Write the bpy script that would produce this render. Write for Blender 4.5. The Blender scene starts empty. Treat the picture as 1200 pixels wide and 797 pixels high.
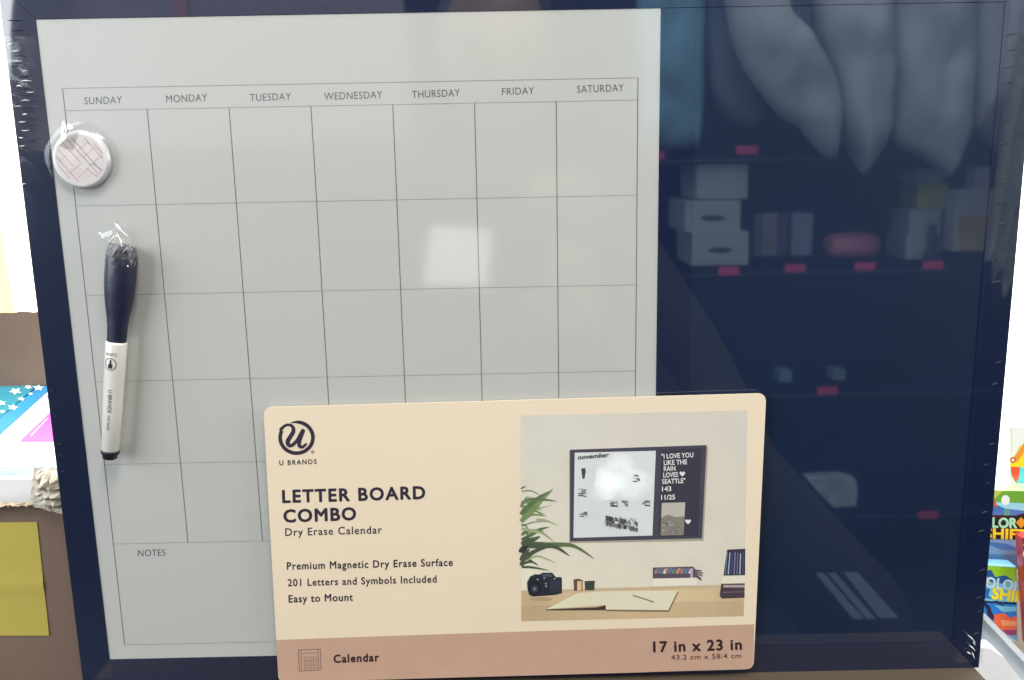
import bpy, bmesh, math, random
from mathutils import Vector, Matrix, noise

scene = bpy.context.scene
COL = scene.collection
random.seed(7)

# ------------------------------------------------------------------ camera
# Working space: millimetres, board face = plane Z 0, X right, Y up, Z towards the viewer.
FOC = 1031.6
RM = ((0.99979362, -0.0186373, 0.00808497), (0.0198338, 0.9816055, -0.18988749), (-0.00439726, 0.19000866, 0.98177257))
CP = (-11.28, 109.19, 522.03)


def v3(X, Y, Z):
    return Vector((X, -Z, Y)) * 0.001


cam_data = bpy.data.cameras.new('camera')
cam = bpy.data.objects.new('camera', cam_data)
COL.objects.link(cam)
ax = [v3(*r) * 1000 for r in RM]
m = Matrix(((ax[0].x, ax[1].x, ax[2].x, 0), (ax[0].y, ax[1].y, ax[2].y, 0), (ax[0].z, ax[1].z, ax[2].z, 0), (0, 0, 0, 1)))
m.translation = v3(*CP)
cam.matrix_world = m
cam_data.sensor_width = 36
cam_data.lens = 36 * FOC / 1200
cam_data.clip_start = 0.02
cam_data.clip_end = 60
scene.camera = cam

# ------------------------------------------------------------------ world, lamps, exposure
world = bpy.data.worlds.new('World')
scene.world = world
world.use_nodes = True
bg = world.node_tree.nodes['Background']
bg.inputs[0].default_value = (0.62, 0.70, 0.85, 1)
bg.inputs[1].default_value = 0.06


def area(name, X, Y, Z, tx, ty, tz, sx, sy, power, color):
    l = bpy.data.lights.new(name, 'AREA')
    l.shape = 'RECTANGLE'
    l.size = sx
    l.size_y = sy
    l.energy = power
    l.color = color
    o = bpy.data.objects.new(name, l)
    o.location = v3(X, Y, Z)
    o.rotation_euler = (v3(tx, ty, tz) - v3(X, Y, Z)).to_track_quat('-Z', 'Y').to_euler()
    COL.objects.link(o)
    return o


area('shop_window_light', -1500, 560, 950, 0, -60, 0, 1.5, 1.3, 42, (0.90, 0.96, 1.0))
area('ceiling_light', 250, 1500, 500, 300, 0, 500, 1.8, 0.4, 46, (1.0, 0.95, 0.88))
area('aisle_light', 500, 1150, 850, 450, 100, 1450, 1.6, 0.3, 8, (0.80, 0.92, 1.0))
area('back_ceiling_light', -100, 1250, -350, -100, -200, -350, 2.6, 0.5, 46, (1.0, 0.98, 0.94))
area('packet_fill_light', 1000, 260, 260, 330, -150, -110, 0.4, 0.6, 8, (1.0, 1.0, 0.96))  # added lamp that brightens the toy packets

scene.view_settings.view_transform = 'Standard'
scene.view_settings.look = 'None'
scene.view_settings.exposure = 0
scene.view_settings.gamma = 1
scene.view_settings.use_curve_mapping = False


# ------------------------------------------------------------------ helpers
def s2l(c):
    c = c / 255
    return c / 12.92 if c <= 0.04045 else ((c + 0.055) / 1.055) ** 2.4


def rgb(r, g, b):
    return (s2l(r), s2l(g), s2l(b))


def ray(u, v):
    d = ((u - 600) / FOC, -(v - 398.5) / FOC, -1.0)
    return tuple(RM[0][i] * d[0] + RM[1][i] * d[1] + RM[2][i] * d[2] for i in range(3))


def onZ(u, v, Z=0.0):
    d = ray(u, v)
    t = (Z - CP[2]) / d[2]
    return (CP[0] + t * d[0], CP[1] + t * d[1], Z)


def onY(u, v, Y):
    d = ray(u, v)
    t = (Y - CP[1]) / d[1]
    return (CP[0] + t * d[0], Y, CP[2] + t * d[2])


def mirr(u, v, Z):
    X, Y, z = onZ(u, v, -Z)
    return (X, Y, Z)


def mat(name, color, rough=0.6, coat=0.0, coat_rough=0.02, coat_ior=1.5, spec=0.5, var=0.06, nscale=40.0,
        bump=0.0, bscale=300.0, metallic=0.0, trans=0.0, cbump=0.0, attr=False, emis=0.0, sheen=0.0, cvar=4.0):
    M = bpy.data.materials.new(name)
    M.use_nodes = True
    nt = M.node_tree
    N, L = nt.nodes, nt.links
    b = N['Principled BSDF']
    b.inputs['Roughness'].default_value = rough
    b.inputs['Metallic'].default_value = metallic
    b.inputs['Specular IOR Level'].default_value = spec
    b.inputs['Coat Weight'].default_value = coat
    b.inputs['Coat Roughness'].default_value = coat_rough
    b.inputs['Coat IOR'].default_value = coat_ior
    b.inputs['Sheen Weight'].default_value = sheen
    tc = N.new('ShaderNodeTexCoord')
    nz = N.new('ShaderNodeTexNoise')
    nz.inputs['Scale'].default_value = nscale
    nz.inputs['Detail'].default_value = 5
    L.new(tc.outputs['Object'], nz.inputs['Vector'])
    mr = N.new('ShaderNodeMapRange')
    mr.inputs['From Min'].default_value = 0.3
    mr.inputs['From Max'].default_value = 0.7
    mr.inputs['To Min'].default_value = 1 - var
    mr.inputs['To Max'].default_value = 1 + var
    L.new(nz.outputs['Fac'], mr.inputs['Value'])
    mx = N.new('ShaderNodeVectorMath')
    mx.operation = 'SCALE'
    if attr:
        at = N.new('ShaderNodeAttribute')
        at.attribute_name = 'ink'
        L.new(at.outputs['Color'], mx.inputs[0])
    else:
        mx.inputs[0].default_value = color
    L.new(mr.outputs['Result'], mx.inputs['Scale'])
    L.new(mx.outputs[0], b.inputs['Base Color'])
    if bump:
        nb = N.new('ShaderNodeTexNoise')
        nb.inputs['Scale'].default_value = bscale
        nb.inputs['Detail'].default_value = 4
        L.new(tc.outputs['Object'], nb.inputs['Vector'])
        bp = N.new('ShaderNodeBump')
        bp.inputs['Strength'].default_value = 1
        bp.inputs['Distance'].default_value = bump * 0.001
        L.new(nb.outputs['Fac'], bp.inputs['Height'])
        L.new(bp.outputs['Normal'], b.inputs['Normal'])
    if cbump:
        nb = N.new('ShaderNodeTexNoise')
        nb.inputs['Scale'].default_value = cvar
        nb.inputs['Detail'].default_value = 2
        L.new(tc.outputs['Object'], nb.inputs['Vector'])
        bp = N.new('ShaderNodeBump')
        bp.inputs['Strength'].default_value = 1
        bp.inputs['Distance'].default_value = cbump * 0.001
        L.new(nb.outputs['Fac'], bp.inputs['Height'])
        L.new(bp.outputs['Normal'], b.inputs['Coat Normal'])
    if emis:
        b.inputs['Emission Color'].default_value = (*color, 1)
        b.inputs['Emission Strength'].default_value = emis
    return M


def film_mat(name, gloss=0.16, tint=(1, 1, 1), rough=0.08, edge=0.55):
    M = bpy.data.materials.new(name)
    M.use_nodes = True
    nt = M.node_tree
    N, L = nt.nodes, nt.links
    N.remove(N['Principled BSDF'])
    out = [n for n in N if n.type == 'OUTPUT_MATERIAL'][0]
    t = N.new('ShaderNodeBsdfTransparent')
    t.inputs[0].default_value = (*tint, 1)
    g = N.new('ShaderNodeBsdfGlossy')
    g.inputs['Roughness'].default_value = rough
    fr = N.new('ShaderNodeLayerWeight')
    fr.inputs['Blend'].default_value = 0.35
    mr = N.new('ShaderNodeMapRange')
    mr.inputs['To Min'].default_value = gloss
    mr.inputs['To Max'].default_value = edge
    L.new(fr.outputs['Fresnel'], mr.inputs['Value'])
    mx = N.new('ShaderNodeMixShader')
    L.new(mr.outputs['Result'], mx.inputs[0])
    L.new(t.outputs[0], mx.inputs[1])
    L.new(g.outputs[0], mx.inputs[2])
    L.new(mx.outputs[0], out.inputs['Surface'])
    return M


def obj(name, bm, material, parent=None, smooth=False, bevel=0.0):
    if bevel:
        bmesh.ops.bevel(bm, geom=[e for e in bm.edges], offset=bevel * 0.001, segments=2, profile=0.6, affect='EDGES', clamp_overlap=True)
    me = bpy.data.meshes.new(name)
    bmesh.ops.recalc_face_normals(bm, faces=bm.faces)
    bm.to_mesh(me)
    bm.free()
    if material:
        me.materials.append(material)
    for p in me.polygons:
        p.use_smooth = smooth
    o = bpy.data.objects.new(name, me)
    COL.objects.link(o)
    if parent is not None:
        o.parent = parent
        o.matrix_parent_inverse = parent.matrix_world.inverted()
    return o


def tag(o, label, cat, group=None, kind=None):
    if label:
        o['label'] = label
    if cat:
        o['category'] = cat
    if group:
        o['group'] = group
    if kind:
        o['kind'] = kind
    return o


def thing(name, label, cat, X, Y, Z, group=None):
    o = bpy.data.objects.new(name, None)
    o.location = v3(X, Y, Z)
    o.empty_display_size = 0.05
    COL.objects.link(o)
    o.matrix_world = Matrix.Translation(v3(X, Y, Z))
    return tag(o, label, cat, group)


def prism(bm, pts, Z0, Z1):
    """extrude polygon pts (X,Y) between depths Z0 (back) and Z1 (front)"""
    a = [bm.verts.new(v3(x, y, Z0)) for x, y in pts]
    b = [bm.verts.new(v3(x, y, Z1)) for x, y in pts]
    bm.faces.new(a)
    bm.faces.new(list(reversed(b)))
    n = len(pts)
    for i in range(n):
        j = (i + 1) % n
        bm.faces.new((a[i], b[i], b[j], a[j]))
    return bm


def prismY(bm, pts, Y0, Y1):
    """extrude polygon pts (X,Z) between heights Y0 and Y1"""
    a = [bm.verts.new(v3(x, Y0, z)) for x, z in pts]
    b = [bm.verts.new(v3(x, Y1, z)) for x, z in pts]
    bm.faces.new(a)
    bm.faces.new(list(reversed(b)))
    n = len(pts)
    for i in range(n):
        j = (i + 1) % n
        bm.faces.new((a[i], b[i], b[j], a[j]))
    return bm


def box(bm, x0, x1, y0, y1, z0, z1):
    return prism(bm, [(x0, y0), (x1, y0), (x1, y1), (x0, y1)], z0, z1)


def rounded(x0, y0, x1, y1, r, n=6):
    pts = []
    for cx, cy, a0 in ((x1 - r, y0 + r, -90), (x1 - r, y1 - r, 0), (x0 + r, y1 - r, 90), (x0 + r, y0 + r, 180)):
        for k in range(n + 1):
            a = math.radians(a0 + 90 * k / n)
            pts.append((cx + r * math.cos(a), cy + r * math.sin(a)))
    return pts


def round_poly(pts, r, n=5):
    out = []
    N = len(pts)
    for i in range(N):
        p0, p1, p2 = Vector(pts[i - 1]), Vector(pts[i]), Vector(pts[(i + 1) % N])
        a = p1 + (p0 - p1).normalized() * r
        b = p1 + (p2 - p1).normalized() * r
        for k in range(n + 1):
            t = k / n
            out.append(tuple((1 - t) ** 2 * a + 2 * t * (1 - t) * p1 + t * t * b))
    return out


class Print:
    """flat ink: coloured polygons lying on a surface, one mesh per print"""

    def __init__(self, project, lift=0.12, normal=(0, 0, 1)):
        self.P, self.lift, self.n = project, lift, normal
        self.v, self.f, self.c, self.cut = [], [], [], []

    def pt(self, q, layer):
        w = self.P(*q)
        k = self.lift * (1 + layer)
        return v3(w[0] + self.n[0] * k, w[1] + self.n[1] * k, w[2] + self.n[2] * k)

    def poly(self, pts, color, layer=0):
        i = len(self.v)
        self.v += [self.pt(q, layer) for q in pts]
        self.f.append(tuple(range(i, i + len(pts))))
        self.c.append(color)
        return self

    def line(self, a, b, w, color, layer=0):
        d = Vector((b[0] - a[0], b[1] - a[1]))
        if d.length == 0:
            return
        n = Vector((-d.y, d.x)).normalized() * w / 2
        self.poly([(a[0] + n.x, a[1] + n.y), (b[0] + n.x, b[1] + n.y), (b[0] - n.x, b[1] - n.y), (a[0] - n.x, a[1] - n.y)], color, layer)

    def stroke(self, pts, ws, color, layer=0):
        """ribbon with varying width along a polyline"""
        P = [Vector(p) for p in pts]
        L, R = [], []
        for i, p in enumerate(P):
            d = (P[min(i + 1, len(P) - 1)] - P[max(i - 1, 0)]).normalized()
            n = Vector((-d.y, d.x)) * (ws[i] if isinstance(ws, (list, tuple)) else ws) / 2
            L.append(tuple(p + n))
            R.append(tuple(p - n))
        for i in range(len(P) - 1):
            self.poly([L[i], L[i + 1], R[i + 1], R[i]], color, layer + 0.05 * (i % 9))

    def ellipse(self, cx, cy, rx, ry, color, layer=0, n=20):
        self.poly([(cx + rx * math.cos(2 * math.pi * k / n), cy + ry * math.sin(2 * math.pi * k / n)) for k in range(n)], color, layer)

    def text(self, s, a, b, color, h=None, weight=0.0, space=1.0, layer=0, slant=0.0):
        """s set between baseline points a and b; h = cap height in the same units (y down)"""
        c = bpy.data.curves.new('glyphs', 'FONT')
        c.body = s
        c.size = 1
        c.offset = min(weight, 0)
        c.space_character = space
        c.resolution_u = 3
        c.shear = slant
        o = bpy.data.objects.new('glyphs', c)
        me = bpy.data.meshes.new_from_object(o)
        xs = [v.co.x for v in me.vertices]
        x0, x1 = min(xs), max(xs)
        ex = Vector((b[0] - a[0], b[1] - a[1])) / (x1 - x0)
        n = Vector((ex.y, -ex.x)).normalized()
        ey = n * (h / 0.70 if h else ex.length)
        self.cut.append((len(self.v), len(self.f)))
        n_s = 8 if weight > 0 else 0
        for k in range(-1, n_s):
            dx = weight * math.cos(math.pi * k / 4) if k >= 0 else 0
            dy = weight * math.sin(math.pi * k / 4) if k >= 0 else 0
            i = len(self.v)
            for v in me.vertices:
                q = Vector(a) + ex * (v.co.x - x0 + dx) + ey * (v.co.y + dy)
                self.v.append(self.pt(q, layer + (k + 1) * 0.11))
            for p in me.polygons:
                self.f.append(tuple(i + j for j in p.vertices))
                self.c.append(color)
        bpy.data.objects.remove(o)
        bpy.data.curves.remove(c)
        bpy.data.meshes.remove(me)
        return self

    def split(self, name, material, parent):
        """every text line as an object of its own"""
        cuts = self.cut + [(len(self.v), len(self.f))]
        V, F, Cc = self.v, self.f, self.c
        for (v0, f0), (v1, f1) in zip(cuts, cuts[1:]):
            self.v, self.f, self.c = V[v0:v1], [tuple(i - v0 for i in f) for f in F[f0:f1]], Cc[f0:f1]
            self.build(name, material, parent)

    def build(self, name, material, parent):
        me = bpy.data.meshes.new(name)
        me.from_pydata(self.v, [], self.f)
        at = me.attributes.new('ink', 'FLOAT_COLOR', 'CORNER')
        i = 0
        for p, c in zip(me.polygons, self.c):
            for _ in range(p.loop_total):
                at.data[i].color = (*c, 1)
                i += 1
        me.materials.append(material)
        o = bpy.data.objects.new(name, me)
        COL.objects.link(o)
        o.parent = parent
        o.matrix_parent_inverse = parent.matrix_world.inverted()
        return o


INK = mat('printed_ink', (0, 0, 0), 0.55, attr=True, var=0.03, nscale=60)
INK_GLOSS = mat('printed_ink_under_film', (0, 0, 0), 0.4, attr=True, var=0.04, nscale=60, coat=1, coat_ior=1.9, cbump=0.15)
INK_BAG = mat('glossy_bag_print', (0, 0, 0), 0.25, attr=True, var=0.05, nscale=30, coat=0.5, bump=0.6, bscale=25)

# ------------------------------------------------------------------ setting
SHELF_Y = -216.0
shelf_m = mat('brown_board', rgb(68, 56, 42), 0.7, var=0.12, nscale=18, bump=0.15, bscale=250)
bm = bmesh.new()
box(bm, -289, 289, SHELF_Y - 120, SHELF_Y, -34, 46)
o = obj('shelf_surface', bm, shelf_m)
tag(o, 'brown ledge the wrapped board stands on', None, kind='structure')
FLOOR_Y = SHELF_Y - 120
bm = bmesh.new()
box(bm, -1100, 1200, FLOOR_Y - 24, FLOOR_Y, -400, 40)
o = obj('counter_top', bm, shelf_m)
tag(o, 'brown counter below the ledge', None, kind='structure')

bm = bmesh.new()
box(bm, -1500, 1700, -900, 1500, -960, -950)
wall_m = mat('blown_out_white', (1.0, 1.0, 0.97), 0.8, emis=2.2)  # emissive white sheet filling the background
o = obj('bright_backdrop', bm, wall_m)
tag(o, 'overexposed white background behind the board', None, kind='structure')

# yellow curtain at the left edge of the bright background
cur_m = mat('pale_yellow_curtain', rgb(250, 240, 150), 0.8, var=0.05)
_b = cur_m.node_tree.nodes['Principled BSDF']
_b.inputs['Emission Color'].default_value = (1.0, 0.86, 0.32, 1)
_b.inputs['Emission Strength'].default_value = 0.0
tr = cur_m.node_tree.nodes.new('ShaderNodeBsdfTranslucent')
tr.inputs[0].default_value = (1.0, 0.92, 0.45, 1)
ms = cur_m.node_tree.nodes.new('ShaderNodeMixShader')
ms.inputs[0].default_value = 0.6
out = [n for n in cur_m.node_tree.nodes if n.type == 'OUTPUT_MATERIAL'][0]
cur_m.node_tree.links.new(_b.outputs[0], ms.inputs[1])
cur_m.node_tree.links.new(tr.outputs[0], ms.inputs[2])
cur_m.node_tree.links.new(ms.outputs[0], out.inputs['Surface'])
bm = bmesh.new()
x_end = onZ(8, 300, -700)[0]
x_end_top = onZ(-2, 0, -700)[0]
prev = None
for k in range(61):
    t = k / 60
    xb = x_end - 600 * t
    zz = -700 + 22 * math.sin(t * 60) + 8 * math.sin(t * 23 + 1)
    a = bm.verts.new(v3(xb + 10, -214, zz))
    b = bm.verts.new(v3(xb - 30, 900, zz * 1.0))
    if prev:
        bm.faces.new((prev[0], a, b, prev[1]))
    prev = (a, b)
o = obj('curtain', bm, cur_m, smooth=True)
tag(o, 'pale yellow curtain glowing at the left edge behind the torn cardboard box', 'curtain')

# ------------------------------------------------------------------ the wrapped board
FW = 19.0
H, W2 = 216.0, 292.0
board = thing('wrapped_board', 'large navy framed white calendar and dark letter board in clear shrink wrap', 'board', 0, -216, 0)
film_ior = 1.92
frame_m = mat('navy_black_frame', (0.0010, 0.0070, 0.034), 0.55, spec=0.22, coat=1, coat_ior=film_ior, coat_rough=0.03, var=0.10, nscale=12, cbump=0.30, cvar=9)
white_m = mat('dry_erase_white', rgb(181, 181, 176), 0.5, coat=1, coat_ior=film_ior, coat_rough=0.075, var=0.012, nscale=5, cbump=0.25, cvar=7)
dark_m = mat('navy_black_letter_felt', (0.0045, 0.0135, 0.040), 0.6, spec=0.18, coat=1, coat_ior=film_ior, coat_rough=0.03, var=0.08, nscale=10, cbump=0.12, cvar=6)
rails = {
    'top': [(-W2, H), (-W2 + FW, H - FW), (W2 - FW, H - FW), (W2, H)],
    'bottom': [(-W2, -H), (-W2 + FW, -H + FW), (W2 - FW, -H + FW), (W2, -H)],
    'left': [(-W2, -H), (-W2 + FW, -H + FW), (-W2 + FW, H - FW), (-W2, H)],
    'right': [(W2, -H), (W2 - FW, -H + FW), (W2 - FW, H - FW), (W2, H)],
}
for k, pts in rails.items():
    cx = sum(p[0] for p in pts) / 4
    cy = sum(p[1] for p in pts) / 4
    q = [(p[0] - 0.03 * (1 if p[0] > cx else -1), p[1] - 0.03 * (1 if p[1] > cy else -1)) for p in pts]
    bm = prism(bmesh.new(), q, -16, 0.35)
    obj('frame_rail', bm, frame_m, board, bevel=0.12)
bm = box(bmesh.new(), 78.5, 98.5, -H + FW + .1, H - FW - .1, -12, 0.32)
obj('frame_divider', bm, frame_m, board, bevel=0.12)
bm = box(bmesh.new(), -W2 + FW + .02, 78.45, -H + FW + .1, H - FW - .1, -10, 0)
cal = obj('calendar_panel', bm, white_m, board)
bm = box(bmesh.new(), 98.55, W2 - FW - .1, -H + FW + .1, H - FW - .1, -10, 0)
obj('letter_panel', bm, dark_m, board)
bm = box(bmesh.new(), -W2 + 6, W2 - 6, -H + 6, H - 6, -14, -12.2)
obj('back_board', bm, mat('hardboard_back', (0.2, 0.14, 0.09), 0.8), board)

GX = [-262.4 + 46.9 * i for i in range(8)]
GY = [159.4, 147.1, 93.1, 40.3, -12.5, -65.2, -117.6, -187.0]
xyz = lambda x, y: (x, y, 0)
grid = Print(xyz, 0.08)
lc = rgb(108, 109, 108)
for j, y in enumerate(GY):
    grid.line((GX[0], y), (GX[7] - 0.2, y), 0.30 if j else 0.36, rgb(138, 139, 136))
for i, x in enumerate(GX):
    y0 = GY[0] if i in (0, 7) else GY[1]
    y1 = GY[7] if i in (0, 7) else GY[6]
    grid.line((x, y0), (x, y1), 0.38, rgb(90, 92, 89), 0.5)
grid.build('grid_lines', INK_GLOSS, cal)
P0 = lambda u, v: onZ(u, v, 0)
days = Print(P0, 0.08)
dc = rgb(78, 80, 82)
for s, a, b in (('SUNDAY', (99, 122.5), (143, 121.2)), ('MONDAY', (195, 120.2), (243, 118.4)), ('TUESDAY', (293, 118.6), (341, 117.2)),
                ('WEDNESDAY', (380, 117.2), (448, 115)), ('THURSDAY', (483, 115), (539, 112.8)), ('FRIDAY', (588.5, 111.6), (626, 110.4)),
                ('SATURDAY', (676.5, 108.8), (731, 106.8))):
    days.text(s, a, b, dc, h=8.6, space=1.08, weight=-0.004)
days.text('NOTES', (162, 652), (194, 651), dc, h=7.6, space=1.08, weight=-0.002)
days.split('printed_word', INK_GLOSS, cal)

# shrink film gathered along the two sides of the frame
film_m = film_mat('shrink_film', gloss=0.02, rough=0.10, edge=0.25)


def film_strip(name, x0, x1, y0, y1, amp, zb, pit, seed, parent, nx=10, prof=None):
    bm = bmesh.new()
    ny = int(abs(y1 - y0) / 0.9)
    g = []
    for j in range(ny + 1):
        row = []
        y = y0 + (y1 - y0) * j / ny
        for i in range(nx + 1):
            t = i / nx
            x = x0 + (x1 - x0) * t
            e = prof(y) if prof else 1.0
            f = (1 - t) ** 1.2
            n = noise.noise(Vector((x * 0.05 + seed, y / pit + 0.12 * x, seed * 3.1)))
            n2 = noise.noise(Vector((x * 0.22, y / pit * 2.3, seed)))
            z = zb + amp * e * f * (max(0, n) * 1.6 + 0.5 * max(0, n2))
            x += 0.5 * f * n2
            row.append(bm.verts.new(v3(x, y, z)))
        g.append(row)
    for j in range(ny):
        for i in range(nx):
            bm.faces.new((g[j][i], g[j][i + 1], g[j + 1][i + 1], g[j + 1][i]))
    return obj(name, bm, film_m, parent, smooth=True)


lp = lambda y: 0.06 + 1.2 * math.exp(-((y - 150) / 26.0) ** 2) + 0.4 * math.exp(-((y + 80) / 40) ** 2)
film_strip('shrink_film_edge', -293.2, -272, -210, 188, 0.9, 0.5, 4.5, 2.0, board, prof=lp)
rp = lambda y: 0.30 + 0.9 * math.exp(-((y - 90) / 80.0) ** 2) + 0.3 * math.exp(-((y + 120) / 60) ** 2)
film_strip('shrink_film_edge', 293.6, 276, -212, 214, 0.9, 0.5, 9.0, 9.0, board, prof=rp)


def crinkle(name, pts, zb, amp, parent, material, seed=1.0, n=14, smooth=False):
    """small crumpled patch of film over the quad pts (X,Y)"""
    bm = bmesh.new()
    g = []
    A, B, Cc, D = [Vector(p) for p in pts]
    for j in range(n + 1):
        row = []
        for i in range(n + 1):
            s, t = i / n, j / n
            p = (A * (1 - s) + B * s) * (1 - t) + (D * (1 - s) + Cc * s) * t
            w = math.sin(math.pi * s) * math.sin(math.pi * t)
            q = Vector((p.x * 0.16, p.y * 0.16, seed))
            z = zb + amp * w * (0.45 + abs(noise.noise(q)) * 2.2 + 0.5 * abs(noise.noise(q * 2.7)))
            row.append(bm.verts.new(v3(p.x + noise.noise(q * 2) * 1.0, p.y + noise.noise(q * 2 + Vector((5, 5, 5))) * 1.0, z)))
        g.append(row)
    for j in range(n):
        for i in range(n):
            bm.faces.new((g[j][i], g[j][i + 1], g[j + 1][i + 1], g[j + 1][i]))
    return obj(name, bm, material, parent, smooth=smooth)


bright_film = film_mat('crumpled_film', gloss=0.30, rough=0.16)

# a second framed board leaning just behind, its edge showing at the left
bm = bmesh.new()
prism(bm, [(-303, -216), (240, -216), (240, 178), (-304.5, 172)], -52, -34)
back = obj('framed_board', bm, mat('grey_green_frame', rgb(88, 98, 86), 0.5, coat=0.4, var=0.1), bevel=1.0)
tag(back, 'grey green edge of another board standing directly behind the wrapped board', 'board')

# ------------------------------------------------------------------ magnet
mz = 4.0
mc = onZ(93.5, 187, mz)
mag = thing('round_magnet', 'round pale magnet with criss-cross line pattern under film left of the Sunday column', 'magnet', mc[0], mc[1], 0)
mr_ = 15.2
bm = bmesh.new()
prof = [(0, 0.2), (16.2, 0.2), (16.6, 0.8), (16.2, 2.5), (15.6, 3.5), (15.0, 3.88), (14.4, 3.98), (0, 4.0)]


def lathe(bm, prof, cx, cy, seg=64):
    rings = []
    for r, z in prof:
        if r == 0:
            rings.append([bm.verts.new(v3(cx, cy, z))])
        else:
            rings.append([bm.verts.new(v3(cx + r * math.cos(2 * math.pi * k / seg), cy + r * math.sin(2 * math.pi * k / seg), z)) for k in range(seg)])
    for a, b in zip(rings, rings[1:]):
        for k in range(seg):
            k2 = (k + 1) % seg
            if len(a) == 1:
                bm.faces.new((a[0], b[k], b[k2]))
            elif len(b) == 1:
                bm.faces.new((a[k], b[0], a[k2]))
            else:
                bm.faces.new((a[k], b[k], b[k2], a[k2]))


lathe(bm, prof, mc[0], mc[1])
obj('magnet_body', bm, mat('pale_magnet_plastic', rgb(206, 204, 206), 0.6, coat=.2, coat_ior=1.5, var=0.03), mag, smooth=True)
face = Print(lambda x, y: (mc[0] + x, mc[1] + y, mz), 0.06)
face.ellipse(0, 0, 14.0, 14.0, rgb(196, 188, 186), n=40)
# pattern polygons
face.poly([(-12, 3), (-6, -3), (2, 5), (-3, 10), (-9, 9)], rgb(208, 194, 190), 0.5)
face.poly([(2, 5), (8, -1), (13, 3), (9, 10), (6, 9)], rgb(206, 192, 190), 0.5)
face.poly([(-9, -7), (-3, -13), (3, -13), (6, -9), (-2, -3)], rgb(190, 180, 178), 0.5)
pl = rgb(120, 100, 102)


def chord(x0, y0, x1, y1, w=0.28, c=pl):
    face.line((x0, y0), (x1, y1), w, c, 1.0)


for a in ((-9, 9.8, 0, -1.2), (-6, 11.5, 9.5, -7.8), (-3.5, 12.6, 11.5, -6.5), (4, 12, 13.0, 0.5), (8.5, 9.0, 13.2, 3.2), (-13.4, 2, -2, -12.6),
          (-11.5, 5.5, -4, -3.6), (3.2, -5, 9, -10), (-12.5, -3, -6.6, -11.2), (6.6, -2.2, 12.3, -6.0)):
    chord(*a)
for a in ((-1.5, 4, 5.5, 9.6), (5.5, 9.6, 7.6, 7.4), (4.2, -4.4, 11.5, 1.2), (-6.5, -7.6, 1.5, -1.4), (-2.4, -10.6, 4.6, -4.8), (-12, -1, -7.6, 2.4), (1.6, 0.8, 9.4, 6.8), (8.2, -9.5, 12.2, -6.2)):
    chord(*a, w=0.22, c=rgb(150, 132, 132))
face.build('printed_face', INK, mag)
# film skirt round the magnet and its pucker at the upper left
sk = bmesh.new()
rings = []
for r, z in ((16.4, 3.8), (17.4, 2.2), (19.0, 1.2), (21.0, 0.7)):
    ring = []
    for k in range(60):
        a = 2 * math.pi * k / 60
        n = noise.noise(Vector((math.cos(a) * 2.2, math.sin(a) * 2.2, r * 0.3)))
        ring.append(sk.verts.new(v3(mc[0] + (r + n * 1.2) * math.cos(a), mc[1] + (r + n * 1.2) * math.sin(a), z + 0.3)))
    rings.append(ring)
for a, b in zip(rings, rings[1:]):
    for k in range(60):
        sk.faces.new((a[k], b[k], b[(k + 1) % 60], a[(k + 1) % 60]))
obj('film_skirt', sk, film_mat('magnet_film', 0.05, (0.97, 0.975, 0.98), 0.2, 0.12), mag, smooth=True)
q = onZ(77, 160, 6)
crinkle('film_pucker', [(q[0] - 6, q[1] - 5), (q[0] + 2, q[1] - 8), (q[0] + 7, q[1] + 3), (q[0] - 1, q[1] + 9)], 4.5, 2.2, mag, film_mat('magnet_pucker', 0.16, rough=0.22, edge=0.4), 7.0, n=9, smooth=True)

# ------------------------------------------------------------------ marker
MZ = 8.2
ta, tb = onZ(142.5, 300, MZ), onZ(129, 534, MZ)
A3, B3 = Vector((ta[0], ta[1])), Vector((tb[0], tb[1]))
mdir = (B3 - A3)
mlen = mdir.length
mdir.normalize()
mnor = Vector((-mdir.y, mdir.x))      # points right when going down
if mnor.x < 0:
    mnor = -mnor
marker = thing('dry_erase_marker', 'white dry erase marker with navy eraser cap held upright on the calendar', 'marker', ta[0], ta[1], 0)


def mpos(s, off, z):
    p = A3 + mdir * s + mnor * off
    return (p.x, p.y, z)


def tube(bm, prof, zc=MZ, seg=32, squash=1.0, close=True, bend=None):
    rings = []
    for s, r in prof:
        ring = []
        off0 = bend(s) if bend else 0
        for k in range(seg):
            a = 2 * math.pi * k / seg
            p = mpos(s, off0 + r * math.cos(a), zc + r * squash * math.sin(a))
            ring.append(bm.verts.new(v3(*p)))
        rings.append(ring)
    for a, b in zip(rings, rings[1:]):
        for k in range(seg):
            bm.faces.new((a[k], b[k], b[(k + 1) % seg], a[(k + 1) % seg]))
    if close:
        bm.faces.new(rings[0])
        bm.faces.new(list(reversed(rings[-1])))
    return bm


SC = mlen / 234.0      # mm per pixel along the marker
s_of = lambda v: (v - 300) * SC
cap_prof = [(s_of(v), r * 0.49) for v, r in ((300, 16.3), (301, 17.3), (306, 17.9), (318, 18.4), (330, 18.2), (345, 17.0), (358, 15.2), (370, 13.0), (380, 11.8), (396, 11.3), (398, 10.9))]
navy_m = mat('navy_marker_cap', (0.006, 0.010, 0.033), 0.5, coat=0.25, coat_rough=.2, var=0.1, nscale=90, bump=0.5, bscale=120)
bm = tube(bmesh.new(), cap_prof, squash=0.85)
obj('eraser_cap', bm, navy_m, marker, smooth=True)
bar_prof = [(s_of(v), r * 0.49) for v, r in ((397.5, 9.8), (398.6, 12.0), (400, 12.4), (440, 12.1), (480, 11.4), (527, 10.4), (528.5, 9.6))]
barrel = obj('barrel', tube(bmesh.new(), bar_prof), mat('white_marker_plastic', rgb(206, 203, 196), 0.35, coat=0.5, var=0.02), marker, smooth=True)
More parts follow.
